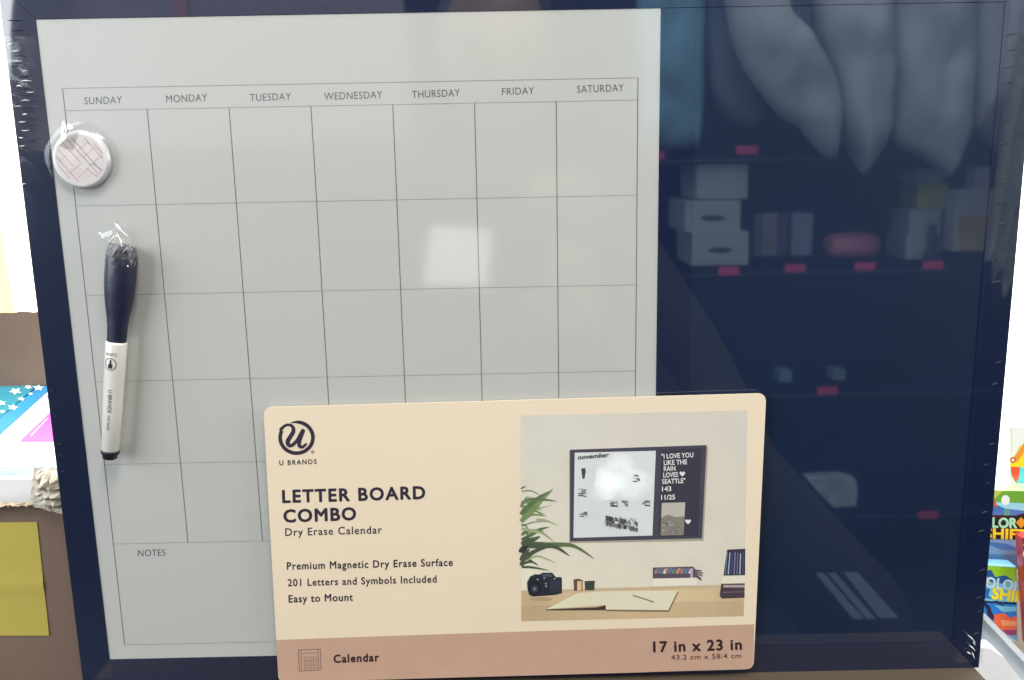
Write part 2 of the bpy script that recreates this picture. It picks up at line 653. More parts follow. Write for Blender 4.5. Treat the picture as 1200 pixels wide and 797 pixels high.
plug_prof = [(s_of(v), r * 0.49) for v, r in ((526.5, 10.6), (528, 10.9), (531, 10.7), (532, 9.0), (536.5, 8.6), (537.3, 7.4))]
obj('end_plug', tube(bmesh.new(), plug_prof), mat('black_plug', (0.012, 0.014, 0.025), 0.4), marker, smooth=True)


def on_barrel(s, ang):
    """ang: angle round the barrel measured from the viewer-facing line"""
    r = 6.2
    for (s0, r0), (s1, r1) in zip(bar_prof, bar_prof[1:]):
        if s0 <= s <= s1:
            r = r0 + (r1 - r0) * (s - s0) / (s1 - s0)
    r += 0.16
    return mpos(s, r * math.sin(ang), MZ + r * math.cos(ang))


mp = Print(lambda x, y: on_barrel(s_of(y), x / 12.0), 0.0)
mp.text('U BRANDS', (-1.5, 452), (-1.5, 479), rgb(50, 50, 56), h=4.8, weight=0.0)
mp.text('WET ERASE', (-1.5, 482), (-1.5, 500), rgb(80, 80, 86), h=3.6, weight=0.0)
mp.text('MAGNETIC', (-7.5, 412.2), (6, 412.0), rgb(60, 60, 66), h=3.2, weight=0.0)
for k in range(24):
    a, b = 2 * math.pi * k / 24, 2 * math.pi * (k + 1) / 24
    mp.line((-1 + 6.8 * math.cos(a), 422 + 6.8 * math.sin(a)), (-1 + 6.8 * math.cos(b), 422 + 6.8 * math.sin(b)), 0.9, rgb(90, 90, 96))
mp.poly([(-3.4, 427), (1.6, 427), (1.6, 422.5), (0.4, 421.5), (0.2, 417.0), (-1.8, 417.0), (-2.0, 421.5), (-3.4, 422.5)], rgb(25, 25, 32))
mp.build('printed_lettering', INK, barrel)
# crumpled film pulled over the top of the cap
bm = tube(bmesh.new(), [(s_of(288), 15.0 * .49), (s_of(292), 16.0 * .49), (s_of(296), 16.6 * .49), (s_of(302), 17.8 * .49), (s_of(309), 18.6 * .49)], squash=0.85, close=False)
for v in bm.verts:
    n = noise.noise_vector(v.co * 420)
    v.co += n * 0.0011
obj('film_collar', bm, film_mat('smoky_film', 0.08, (0.72, 0.72, 0.76), 0.4, 0.3), marker)
bm = tube(bmesh.new(), [(s_of(290), 12 * .49), (s_of(292), 15.0 * .49), (s_of(300), 16 * .49)], squash=0.8)
for v in bm.verts:
    v.co += noise.noise_vector(v.co * 300) * 0.0009
obj('eraser_felt', bm, mat('dark_grey_felt', rgb(78, 76, 84), 0.8, var=0.3, nscale=300, bump=0.8, bscale=500), marker)
gl = film_mat('film_ridge', 0.75, rough=0.25)


def ridge(name, pts, r, parent, material, Z):
    bm = bmesh.new()
    P = [Vector(onZ(u, v, Z)) for u, v in pts]
    rings = []
    for i, p in enumerate(P):
        d = (P[min(i + 1, len(P) - 1)] - P[max(0, i - 1)]).normalized()
        n = Vector((-d.y, d.x, 0))
        rr = r * (0.25 if i in (0, len(P) - 1) else 1)
        ring = []
        for k in range(6):
            a = 2 * math.pi * k / 6
            q = p + n * rr * math.cos(a) + Vector((0, 0, 1)) * rr * math.sin(a)
            ring.append(bm.verts.new(v3(*q)))
        rings.append(ring)
    for a, b in zip(rings, rings[1:]):
        for k in range(6):
            bm.faces.new((a[k], b[k], b[(k + 1) % 6], a[(k + 1) % 6]))
    return obj(name, bm, material, parent, smooth=True)


glint_m = mat('film_fold_glint', (0.85, 0.86, 0.86), 0.2, coat=1, coat_ior=1.8)  # white colour stands in for glints on the clear film folds
ridge('film_glint_fold', [(133.5, 262), (137, 263.5), (141, 269), (146, 274), (151, 277.5)], 0.42, marker, glint_m, 5)
ridge('film_glint_fold', [(136, 272), (138.5, 276), (141, 282), (142.5, 288), (142.5, 292)], 0.40, marker, glint_m, 6)
ridge('film_glint_fold', [(115.5, 272.5), (117.5, 273.5), (119, 275)], 0.55, marker, glint_m, 3)
ridge('film_glint_fold', [(137, 293), (141, 296), (146, 297.5), (147, 293), (150, 290)], 0.35, marker, glint_m, 12)
ridge('film_glint_fold', [(149, 311), (150, 312), (150.5, 313)], 0.5, marker, glint_m, 16)
dim_glint_m = mat('film_fold_dim_glint', rgb(40, 50, 62), 0.6, spec=.3)  # grey colour stands in for dimmer glints on the film folds
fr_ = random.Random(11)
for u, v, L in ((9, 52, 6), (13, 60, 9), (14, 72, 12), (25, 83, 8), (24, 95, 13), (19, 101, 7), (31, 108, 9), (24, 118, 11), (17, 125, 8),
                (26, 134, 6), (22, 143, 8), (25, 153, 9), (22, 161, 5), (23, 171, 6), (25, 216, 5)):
    ridge('film_glint_fold', [(u, v), (u + L * .5, v - .8 + 1.6 * fr_.random()), (u + L, v - 1 + 1.4 * fr_.random())], 0.24 + .22 * fr_.random(), board, glint_m, 1.6)
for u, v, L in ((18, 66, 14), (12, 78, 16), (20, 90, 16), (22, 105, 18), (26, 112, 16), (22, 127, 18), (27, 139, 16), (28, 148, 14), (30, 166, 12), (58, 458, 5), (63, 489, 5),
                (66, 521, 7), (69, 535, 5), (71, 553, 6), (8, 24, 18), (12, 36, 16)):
    ridge('film_glint_fold', [(u, v), (u + L * .5, v - 2 + 2 * fr_.random()), (u + L, v - 1 + 3 * fr_.random())], 0.30, board, dim_glint_m, 1.3)
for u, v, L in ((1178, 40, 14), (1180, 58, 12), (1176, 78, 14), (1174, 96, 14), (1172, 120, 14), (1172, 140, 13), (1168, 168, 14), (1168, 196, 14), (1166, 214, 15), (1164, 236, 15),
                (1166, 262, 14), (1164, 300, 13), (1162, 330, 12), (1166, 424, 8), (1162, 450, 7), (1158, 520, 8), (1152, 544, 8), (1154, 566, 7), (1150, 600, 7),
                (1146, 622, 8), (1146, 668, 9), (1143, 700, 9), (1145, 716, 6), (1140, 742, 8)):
    ridge('film_glint_fold', [(u, v + 2), (u + L * .5, v + .5 * fr_.random()), (u + L, v - 1 + fr_.random())], 0.32 + .25 * fr_.random(), board, dim_glint_m, 0.9)
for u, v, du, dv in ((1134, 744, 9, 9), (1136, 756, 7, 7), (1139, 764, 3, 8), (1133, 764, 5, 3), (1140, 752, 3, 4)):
    ridge('film_glint_fold', [(u, v), (u + du * .5, v + dv * .4), (u + du, v + dv)], 0.4, board, glint_m, 3)
q0 = onZ(133, 290, 5)
crinkle('film_pucker', [(onZ(116, 275, 4)[0], onZ(116, 275, 4)[1]), onZ(130, 296, 4)[:2], onZ(156, 296, 4)[:2], onZ(142, 262, 4)[:2]], 3.0, 4.0, marker, film_mat('soft_film', 0.07, rough=0.22, edge=0.3), 3.0, n=10, smooth=True)

# ------------------------------------------------------------------ the printed sleeve card
CZ = 5.0
card = thing('packaging_card', 'cream and pink printed packaging card standing against the foot of the board', 'packaging', -10, -214, CZ)
cc = [onZ(u, v, CZ)[:2] for u, v in ((308.5, 477.5), (898, 461), (883, 784), (326.5, 800))]
outline = round_poly(cc[::-1], 5.5)
bm = prism(bmesh.new(), outline, CZ - 0.9, CZ)
card_m = mat('cream_card', rgb(221, 203, 177), 0.62, spec=0.35, var=0.018, nscale=6, bump=0.03, bscale=400)
panel = obj('card_panel', bm, card_m, card)
PC = lambda u, v: onZ(u, v, CZ)
pr = Print(PC, 0.06)
# dusty pink band along the bottom
band = [(323.3, 750), (450, 745.5), (600, 740.5), (750, 736), (883.6, 731.5)]
# follow the card outline below the band
low = []
for u, v in ((883.0, 774), (881.5, 780), (876, 783.6)):
    low.append((u, v))
pr.poly(band + low + [(750, 788), (600, 792.2), (450, 796.3), (336, 799.4), (329, 797.5), (326.2, 790)], rgb(186, 151, 130))
pr.build('pink_band', INK, panel)
ink = rgb(42, 32, 50)
tx = Print(PC, 0.06)
tx.text('LETTER BOARD', (331.5, 589), (498, 584.3), ink, h=14.6, weight=0.034, space=1.18)
tx.text('COMBO', (333, 612), (417, 609), ink, h=14.6, weight=0.034, space=1.14)
tx.text('Dry Erase Calendar', (334.5, 628), (447.5, 625), ink, h=9.0, weight=0.010, space=1.14)
tx.text('Premium Magnetic Dry Erase Surface', (336.5, 667.5), (530.5, 663), ink, h=8.6, weight=0.020, space=1.14)
tx.text('201 Letters and Symbols Included', (337.5, 687), (511.5, 682.5), ink, h=8.4, weight=0.018, space=1.14)
tx.text('Easy to Mount', (338.5, 706), (413.5, 703.8), ink, h=8.6, weight=0.020, space=1.12)
tx.text('Calendar', (391.5, 776.5), (444, 774.5), rgb(52, 26, 28), h=9.2, weight=0.036, space=1.16, layer=1)
tx.text('17 in x 23 in', (766, 764), (869, 761), rgb(48, 26, 30), h=12.2, weight=0.032, space=1.14, layer=1)
tx.text('43.2 cm x 58.4 cm', (786.5, 773.2), (868.5, 771), rgb(74, 48, 48), h=5.8, weight=0.004, space=1.10, layer=1)
tx.text('U BRANDS', (327.6, 545.2), (371, 543.6), ink, h=5.6, weight=0.018, space=1.3)
tx.split('printed_line', INK, panel)
# round U emblem
lg = Print(PC, 0.06)
LK = 11.39


def Lg(x, y):
    return (320 + x / LK, 480 + y / LK)


def smooth_path(pts, n=8):
    out = []
    P = [Vector(p) for p in pts]
    for i in range(len(P) - 1):
        p0, p1, p2, p3 = P[max(i - 1, 0)], P[i], P[i + 1], P[min(i + 2, len(P) - 1)]
        for k in range(n):
            t = k / n
            out.append(0.5 * ((2 * p1) + (-p0 + p2) * t + (2 * p0 - 5 * p1 + 4 * p2 - p3) * t * t + (-p0 + 3 * p1 - 3 * p2 + p3) * t ** 3))
    out.append(P[-1])
    return out


def widths(ws, n, tot):
    out = []
    for k in range(tot):
        f = k / (tot - 1) * (len(ws) - 1)
        i = min(int(f), len(ws) - 2)
        out.append(ws[i] + (ws[i + 1] - ws[i]) * (f - i))
    return out


def lstroke(pts, ws, lay=0):
    sp = smooth_path(pts)
    w = widths(ws, 8, len(sp))
    lg.stroke([Lg(*p) for p in sp], [x / LK for x in w], ink, lay)


circ = []
for k in range(0, 40):
    a = math.radians(-112 + 318 * k / 39)
    circ.append((314 + 219 * math.cos(a), 374 + 208 * math.sin(a)))
sp = circ
lg.stroke([Lg(*p) for p in sp], [min(50, 8 + 10 * i) / LK for i in range(len(sp))], ink)
lstroke([circ[-1], (108, 262), (165, 212), (225, 205), (268, 240), (268, 300), (225, 370), (195, 430), (215, 478), (262, 470), (320, 410), (372, 320), (408, 262)], [48, 44, 36, 36, 46, 56, 58, 58, 52, 46, 44, 46, 48], 1)
lstroke([(412, 262), (380, 340), (352, 420), (352, 480), (385, 500), (420, 480), (446, 450)], [44, 50, 52, 50, 42, 36, 28], 2)
lg.ellipse(*Lg(529, 566), 1.9, 1.9, rgb(110, 98, 96))
lg.ellipse(*Lg(529, 566), 0.9, 0.9, rgb(190, 178, 165), 0.4)
lg.build('round_emblem', INK, panel)
# small calendar icon
ic = Print(PC, 0.06)
IK = 9.23
Ic = lambda x, y: (330 + x / IK, 740 + y / IK)
icc = rgb(120, 84, 74)
for a, b, w in (((182, 200), (192, 428), 5), ((210, 205), (214, 420), 4), ((182, 200), (420, 190), 5), ((420, 190), (428, 410), 5), ((395, 195), (404, 408), 4),
                ((192, 428), (428, 416), 5), ((214, 235), (396, 230), 4)):
    ic.line(Ic(*a), Ic(*b), w / IK * 1.4, icc, 1)
for k in range(5):
    x = 245 + 32 * k
    ic.line(Ic(x, 275), Ic(x + 4, 405), 0.55, rgb(160, 124, 112), 1)
    ic.line(Ic(x + 10, 275), Ic(x + 14, 405), 0.55, rgb(160, 124, 112), 1)
for k in range(4):
    y = 275 + 43 * k
    ic.line(Ic(236, y), Ic(388, y - 4), 0.45, rgb(160, 124, 112), 1)
ic.build('calendar_icon', INK, panel)

# product photograph printed on the card
ph = Print(PC, 0.06)
TL, TR, BR, BL = (610, 487), (876, 481), (871.5, 722), (611, 728)


def PB(s, t):
    x = (TL[0] * (1 - s) + TR[0] * s) * (1 - t) + (BL[0] * (1 - s) + BR[0] * s) * t
    y = (TL[1] * (1 - s) + TR[1] * s) * (1 - t) + (BL[1] * (1 - s) + BR[1] * s) * t
    return (x, y)


def mix(a, b, t):
    return tuple(a[i] * (1 - t) + b[i] * t for i in range(3))


c_tl, c_tr, c_bl, c_br = rgb(204, 197, 183), rgb(198, 191, 178), rgb(222, 212, 190), rgb(208, 199, 181)
NS, NT = 20, 18
for i in range(NS):
    for j in range(NT):
        s0, s1, t0, t1 = i / NS, (i + 1) / NS, j / NT * .86, (j + 1) / NT * .86
        c = mix(mix(c_tl, c_tr, s0), mix(c_bl, c_br, s0), t0)
        g = math.exp(-((s0 - .12) / .22) ** 2 - ((t0 - .15) / .3) ** 2)
        c = mix(c, rgb(205, 200, 186), 0.5 * g)
        ph.poly([PB(s0, t0), PB(s1, t0), PB(s1, t1), PB(s0, t1)], c, 0)
# desk
for i in range(16):
    s0, s1 = i / 16, (i + 1) / 16
    c = mix(rgb(188, 164, 128), rgb(205, 182, 142), math.sin(s0 * 3))
    ph.poly([PB(s0, .86), PB(s1, .86), PB(s1, .925), PB(s0, .925)], c, 0)
    ph.poly([PB(s0, .925), PB(s1, .925), PB(s1, 1), PB(s0, 1)], mix(c, rgb(172, 140, 108), .35), 0)
ph.poly([PB(0, .85), PB(1, .845), PB(1, .862), PB(0, .862)], rgb(190, 168, 134), .3)
# framed board in the photograph
fr = [(668, 527), (828, 521.5), (822.5, 631), (668, 634.5)]
ph.poly([(fr[0][0] - 1, fr[0][1] + 1), (fr[1][0] + 2, fr[1][1] + 2), (fr[2][0] + 2, fr[2][1] + 3), (fr[3][0] - 1, fr[3][1] + 2)], rgb(160, 150, 135), .4)
ph.poly(fr, rgb(66, 64, 76), .8)
wb = [(673.5, 530.5), (768.5, 528.2), (764.5, 627.5), (672, 630.3)]
ph.poly(wb, rgb(206, 208, 206), 1.2)
ph.poly([(775, 527), (822, 525.5), (818, 628), (772, 629)], rgb(52, 52, 64), 1.2)
def blob(cx, cy, rx, ry, c, layer, se):
    g = []
    for k in range(36):
        a = 2 * math.pi * k / 36
        q = 1 + .16 * math.sin(3 * a + se) + .09 * math.cos(5 * a + 2 * se)
        g.append((min(cx + rx * q * math.cos(a), 766.5), max(cy + ry * q * math.sin(a), 531.2)))
    ph.poly(g, c, layer)


for k in range(8):
    f = k / 7
    blob(728 - 3 * f, 562, 37 - 12 * f, 30 - 10 * f, mix(rgb(207, 209, 207), rgb(226, 230, 228), f), 1.5 + .05 * k, .4)
for k in range(8):
    f = k / 7
    blob(716 - 2 * f, 566, 21 - 16 * f, 17 - 13 * f, mix(rgb(227, 231, 229), rgb(248, 255, 254), f), 1.92 + .05 * k, 1.9)
ph.text('november', (677, 538.4), (714, 535.2), rgb(70, 72, 76), h=5.2, weight=0.03, slant=0.35, layer=2.4)
ph.poly([(681, 549), (686, 548.4), (686.4, 553), (684.8, 561), (682.6, 561)], rgb(60, 62, 66), 2.4)
rr = random.Random(3)


def scrib(x0, y0, w, h, n, c):
    for _ in range(n):
        x, y = x0 + rr.random() * w, y0 + rr.random() * h
        L = w * (0.25 + 0.35 * rr.random())
        ph.line((x, y), (min(x + L, x0 + w), y - 0.6 + rr.random() * 1.2), 0.55 + rr.random() * .5, c, 2.4)


gd = rgb(120, 124, 126)
scrib(677, 573, 10, 9, 22, rgb(96, 100, 104))
scrib(676, 600, 12, 6, 18, gd)
for k in range(60):
    x = 708 + rr.random() * 36
    ph.line((x, 603 + rr.random() * 14 + (x - 708) * .1), (x + 2 + 3 * rr.random(), 604 + rr.random() * 14 + (x - 708) * .1), .9, rgb(*[90 + int(80 * rr.random())] * 3), 2.3)
scrib(741, 556, 9, 10, 22, rgb(140, 144, 146))
scrib(714, 587, 10, 7, 26, rgb(130, 134, 134))
scrib(728, 586, 8, 7, 20, rgb(130, 134, 134))
scrib(752, 586, 10, 7, 22, rgb(130, 134, 134))
for k in range(22):
    x = 710 + (k % 11) * 3.4
    y = 604 + (k // 11) * 7 + (k % 11) * 0.7
    if rr.random() < .8:
        ph.poly([(x, y), (x + 3.0 + rr.random(), y + .6), (x + 3.4, y + 5 + rr.random() * 2), (x + .4, y + 4.5)], rgb(*[60 + int(70 * rr.random())] * 3), 2.4)
for k in range(22):
    x, y = 677 + (k % 6) * 16 + rr.random() * 2, 543 + (k // 6) * 14 + 14 * (k % 2) * .3
    ph.ellipse(x, y + 3, .5, .5, rgb(150, 154, 154), 2.2, n=6)
lw = rgb(216, 216, 212)
for s, a, b in (('"I LOVE YOU', (775.4, 537.5), (812.5, 535.6)), ('LIKE THE', (778, 545), (805, 543.8)), ('RAIN', (778, 552), (791.5, 551.4)),
                ('LOVES', (777.5, 559.4), (794.5, 558.6)), ('SEATTLE"', (776, 567), (803, 565.8)), ('143', (776, 575.6), (786.5, 575.2)), ('11/25', (775, 585.6), (791, 585))):
    ph.text(s, a, b, lw, h=5.5, weight=0.022, layer=1.8)
hx, hy = 799.5, 555.0
ph.poly([(hx, hy + 3.6), (hx - 3.3, hy), (hx - 3.1, hy - 1.8), (hx - 1.6, hy - 2.6), (hx, hy - 1.2), (hx + 1.6, hy - 2.6), (hx + 3.1, hy - 1.8), (hx + 3.3, hy)], lw, 1.8)
ph.poly([(775.5, 589.4), (803, 588.6), (801, 626.8), (774, 627.4)], rgb(178, 172, 162), 1.6)
ph.poly([(774.8, 607), (782, 603), (792, 606), (802, 605), (801, 626.6), (774, 627.2)], rgb(128, 120, 110), 1.9)
for k in range(22):
    x, y = 776 + rr.random() * 23, 608 + rr.random() * 16
    ph.ellipse(x, y, .9 + rr.random(), .8, rgb(*([88 + int(90 * rr.random())] * 3)), 2.2, n=7)
hx, hy = 806.3, 611.0
ph.poly([(hx, hy + 3.4), (hx - 3.3, hy), (hx - 3.1, hy - 1.8), (hx - 1.6, hy - 2.6), (hx, hy - 1.2), (hx + 1.6, hy - 2.6), (hx + 3.1, hy - 1.8), (hx + 3.3, hy)], lw, 2.2)


# plant
def leaf(pts, w, c, c2=None):
    sp = [tuple(p) for p in smooth_path(pts, 6)]
    sp = [p for p in sp if p[0] >= 610.3]
    n = len(sp)
    ws = [max(0.35, w * math.sin(math.pi * (0.28 + 0.70 * i / (n - 1)))) for i in range(n)]
    ph.stroke(sp, ws, c, 1.0 + rr.random() * 1.6)


# pixel frame: region (600,560) scaled 6.64
Lf = lambda x, y: (600 + x / 6.64, 560 + y / 6.64)
g1, g2, g3, g4 = rgb(118, 140, 88), rgb(88, 108, 70), rgb(70, 82, 62), rgb(150, 158, 118)
for pts, w, c in (([Lf(60, 350), Lf(150, 260), Lf(230, 170), Lf(320, 85)], 7, g1), ([Lf(66, 290), Lf(110, 240), Lf(200, 160), Lf(300, 100)], 6, g2),
                  ([Lf(66, 195), Lf(160, 165), Lf(260, 170), Lf(350, 182)], 3.4, g2), ([Lf(66, 230), Lf(90, 190), Lf(120, 140)], 3, g2),
                  ([Lf(66, 90), Lf(85, 75), Lf(110, 65)], 1.8, g3), ([Lf(190, 325), Lf(260, 330), Lf(360, 372)], 2.6, g4),
                  ([Lf(66, 490), Lf(150, 440), Lf(220, 400), Lf(290, 382)], 4.6, g2), ([Lf(66, 390), Lf(150, 410), Lf(240, 430), Lf(330, 500)], 3.4, g4),
                  ([Lf(66, 520), Lf(180, 530), Lf(330, 535), Lf(450, 608)], 6.0, g3), ([Lf(140, 520), Lf(320, 520), Lf(480, 530), Lf(642, 630)], 5.6, g2),
                  ([Lf(66, 520), Lf(140, 490), Lf(220, 455)], 6.5, g3), ([Lf(66, 690), Lf(110, 620), Lf(180, 570), Lf(280, 540)], 6, g3),
                  ([Lf(66, 600), Lf(80, 560), Lf(130, 530)], 7, rgb(46, 50, 50)), ([Lf(66, 650), Lf(100, 590), Lf(140, 550)], 5.5, g3),
                  ([Lf(66, 695), Lf(150, 695), Lf(290, 720)], 2.8, g3), ([Lf(100, 650), Lf(190, 608), Lf(270, 630), Lf(340, 662)], 1.8, g4),
                  ([Lf(66, 560), Lf(68, 640), Lf(66, 710)], 4.5, rgb(38, 40, 44)), ([Lf(200, 245), Lf(240, 230), Lf(310, 210)], 1.5, g4)):
    leaf(pts, w, c)
for k in range(26):
    y0 = 575 + rr.random() * 92
    L = 9 + 22 * rr.random()
    up_ = (rr.random() - .55) * (16 if y0 > 620 else 26)
    c = mix(rgb(122, 142, 94), rgb(62, 72, 56), min(1, max(0, (y0 - 575) / 80 + (rr.random() - .5) * .5)))
    leaf([(610.3, y0), (610 + L * .5, y0 - 3 + up_ * .4), (610 + L, y0 + up_)], .8 + 2.0 * rr.random(), c)
# camera
dk = rgb(34, 36, 48)
ph.poly([(618, 690), (617.6, 682), (620, 678), (621, 675.5), (626.5, 673), (633, 673), (636, 671), (647, 671), (650, 674.5), (652, 676.5), (657, 676), (658.5, 678), (658.6, 695), (652, 697), (634, 698.5), (624, 699), (620, 697)], dk, 1)
ph.ellipse(627, 689, 7.5, 8, rgb(22, 24, 34), 1.4)
ph.ellipse(626.5, 690, 4.4, 4.8, rgb(50, 54, 70), 1.7)
ph.ellipse(626.5, 690, 1.6, 1.8, rgb(110, 112, 124), 2.0)
ph.poly([(636, 672.5), (646, 672.5), (648, 676), (635, 676)], rgb(74, 74, 84), 1.4)
ph.poly([(644, 679), (657, 678.5), (657, 693), (645, 694)], rgb(46, 48, 62), 1.4)
for x, y in ((638, 677.5), (639.5, 684), (640, 687), (630, 679), (650, 678)):
    ph.ellipse(x, y, 1.2, .9, rgb(150, 150, 158), 1.8, n=8)
ph.ellipse(634, 702, 14, 2.2, rgb(170, 146, 110), .8)
# two small cubes
ph.poly([(672, 679), (678, 678), (683, 680), (682.8, 692), (672.6, 692.4)], rgb(96, 74, 58), 1)
ph.poly([(676.6, 681), (682, 681), (682, 691.5), (676.4, 692)], rgb(216, 184, 150), 1.4)
ph.poly([(680.4, 682), (682.4, 682), (682.4, 691.5), (680.6, 691.8)], rgb(202, 150, 60), 1.8)
ph.poly([(685, 681), (697, 680.4), (696.6, 691.6), (685.6, 691.8)], rgb(58, 66, 56), 1)
# notebook and pen
ph.poly([(640, 714), (676, 695.5), (700, 693), (794.5, 692), (783.5, 715), (710, 714.5), (710, 709)], rgb(214, 206, 178), 1)
ph.poly([(639.5, 714), (700, 711.6), (709.5, 709), (710, 715), (640.5, 715.2)], rgb(62, 48, 48), 1.4)
ph.poly([(710, 714.2), (783, 715), (794.5, 692), (794.8, 694.5), (784, 717), (710, 716)], rgb(120, 104, 82), 1.4)
ph.line((741.5, 697.5), (766.5, 705.5), 1.5, rgb(126, 116, 100), 1.8)
# pencil box
ph.poly([(765, 687), (816.5, 685.5), (815.5, 677), (765, 678)], rgb(222, 214, 196), 1.2)
ph.poly([(765, 665), (812, 663.8), (815, 667), (815, 677.5), (765, 678.5)], rgb(84, 76, 86), 1)
tri = [rgb(190, 110, 110), rgb(90, 130, 150), rgb(214, 204, 180), rgb(120, 100, 140), rgb(90, 140, 120), rgb(200, 140, 110)]
for k in range(9):
    x = 766.5 + k * 5
    ph.poly([(x, 672), (x + 4.4, 671.9), (x + 2.2, 666.3)], tri[k % 6], 1.5)
    ph.poly([(x + 2.6, 666), (x + 6.4, 665.9), (x + 4.6, 670.6)], tri[(k * 2 + 1) % 6], 1.4)
ph.poly([(809, 666), (812, 666), (812, 677), (809, 677)], rgb(170, 160, 176), 1.6)
for dx, dy in ((7, -3), (9, 0), (8, 3), (6, 6), (7, 8)):
    ph.line((815, 670 + dy * .6), (815 + dx, 672 + dy), 1.7, rgb(96, 80, 86), 1.2)
# book rack
ph.poly([(852, 644), (873.3, 643), (873, 674), (847.8, 674.5)], rgb(52, 46, 62), 1)
for k in range(7):
    x = 851.5 + k * 3.1
    ph.line((x + .8, 646.5 + (k % 3)), (x - 1.6 + k * .3, 673), 1.1, [rgb(92, 118, 150), rgb(170, 180, 196), rgb(70, 80, 120), rgb(120, 130, 160)][k % 4], 1.5)
ph.poly([(847, 675), (872.9, 674.4), (872.7, 683.5), (845.5, 684)], rgb(216, 208, 188), 1)
ph.poly([(845.2, 684), (872.7, 683.5), (872.3, 700.5), (846, 701.5), (843.2, 698)], rgb(70, 54, 62), 1)
for k in range(12):
    ph.poly([(848 + k * 2.1, 685.4), (849.4 + k * 2.1, 685.4), (849.2 + k * 2.1, 688.4), (847.8 + k * 2.1, 688.4)], rgb(190, 178, 170), 1.5)
ph.line((847, 694), (872, 693.4), .7, rgb(130, 112, 112), 1.5)
ph.build('printed_photograph', INK, panel)

# ------------------------------------------------------------------ torn cardboard box at the left
BZ = -60.0
carton = mat('brown_cardboard', rgb(112, 91, 77), 0.8, var=0.13, nscale=9, bump=0.3, bscale=160)
boxo = thing('cardboard_box', 'torn open brown cardboard box behind the left edge of the board', 'box', -380, FLOOR_Y, -200)
CY = -104.0
zback = onY(30, 452, CY)[2]
x_r = -226.0


def ragged(bm, x0, x1, ybot, ytop, z, th, seed, amp=3.0, lean=0.0):
    n = 70
    f, b = [], []
    for k in range(n + 1):
        x = x0 + (x1 - x0) * k / n
        yt = ytop(x) + amp * (noise.noise(Vector((x * .05, seed, 0))) * 1.4 + noise.noise(Vector((x * .25, seed, 3))) * .6)
        f.append((bm.verts.new(v3(x, ybot, z)), bm.verts.new(v3(x, yt, z + lean))))
        yb2 = yt - 1.5 + 2.0 * noise.noise(Vector((x * .4, seed, 7)))
        b.append((bm.verts.new(v3(x, ybot, z - th)), bm.verts.new(v3(x, yb2, z - th + lean))))
    for k in range(n):
        bm.faces.new((f[k][0], f[k + 1][0], f[k + 1][1], f[k][1]))
        bm.faces.new((b[k][0], b[k][1], b[k + 1][1], b[k + 1][0]))
        bm.faces.new((f[k][1], f[k + 1][1], b[k + 1][1], b[k][1]))
    for k in (0, n):
        bm.faces.new((f[k][0], f[k][1], b[k][1], b[k][0]))
    return bm


yf = onZ(30, 592, BZ)[1]
yf2 = onZ(70, 566, BZ)[1]
bm = ragged(bmesh.new(), -640, x_r, FLOOR_Y + .5, lambda x: yf + (yf2 - yf) * min(1, max(0, (x + 345) / 40)), BZ, 4, 1.0, 1.6)
obj('front_panel', bm, carton, boxo)
ybk = onZ(25, 366, zback)[1]
bm = ragged(bmesh.new(), -760, x_r, FLOOR_Y + .5, lambda x: ybk, zback, 4, 5.0, 3.5)
obj('back_flap', bm, carton, boxo)
bm = ragged(bmesh.new(), -760, x_r, FLOOR_Y + .5, lambda x: ybk - 10, zback + 12, 3, 8.0, 5.0, lean=-6)
bm = box(bmesh.new(), x_r, x_r + 4, FLOOR_Y + .5, CY - 10, zback, BZ - 4.2)
obj('side_panel', bm, carton, boxo)
# torn frayed edge and crumpled clear plastic at the front edge
torn = mat('torn_paper_edge', rgb(150, 132, 112), 0.8, var=0.25, nscale=120, bump=0.8, bscale=200)
bm = bmesh.new()
n, mrows = 64, 6
x0t, x1t = onZ(-30, 590, BZ)[0], onZ(104, 560, BZ)[0]
g = []
for j in range(mrows + 1):
    row = []
    for k in range(n + 1):
        x = x0t + (x1t - x0t) * k / n
        base = yf + (yf2 - yf) * min(1, max(0, (x + 345) / 40))
        grow = 2.0 + 12.0 * min(1, max(0, (x + 345) / 45))
        q = Vector((x * .14, j * .8, 2))
        y = base + 1 + (j / mrows - .35) * grow + noise.noise(q) * 2.6
        z = BZ + 1.2 + 5 * math.sin(j / mrows * 3.1) + noise.noise(q * 1.7) * 4
        row.append(bm.verts.new(v3(x, y, z)))
    g.append(row)
for j in range(mrows):
    for k in range(n):
        bm.faces.new((g[j][k], g[j][k + 1], g[j + 1][k + 1], g[j + 1][k]))
obj('torn_edge', bm, torn, boxo, smooth=True)
q = [onZ(u, v, BZ + 6)[:2] for u, v in ((33, 592), (84, 606), (84, 548), (40, 548))]
bm_film = crinkle('crumpled_plastic', q, BZ + 6, 7, boxo, mat('pale_torn_liner', rgb(196, 188, 172), 0.8, var=.2, nscale=70), 12.0, n=18)
q = [onZ(u, v, BZ + 5)[:2] for u, v in ((52, 580), (88, 612), (86, 560), (56, 552))]
crinkle('crumpled_plastic', q, BZ + 5, 5, boxo, mat('pale_torn_flap', rgb(190, 182, 166), 0.75, var=0.15, nscale=80), 15.0, n=14)

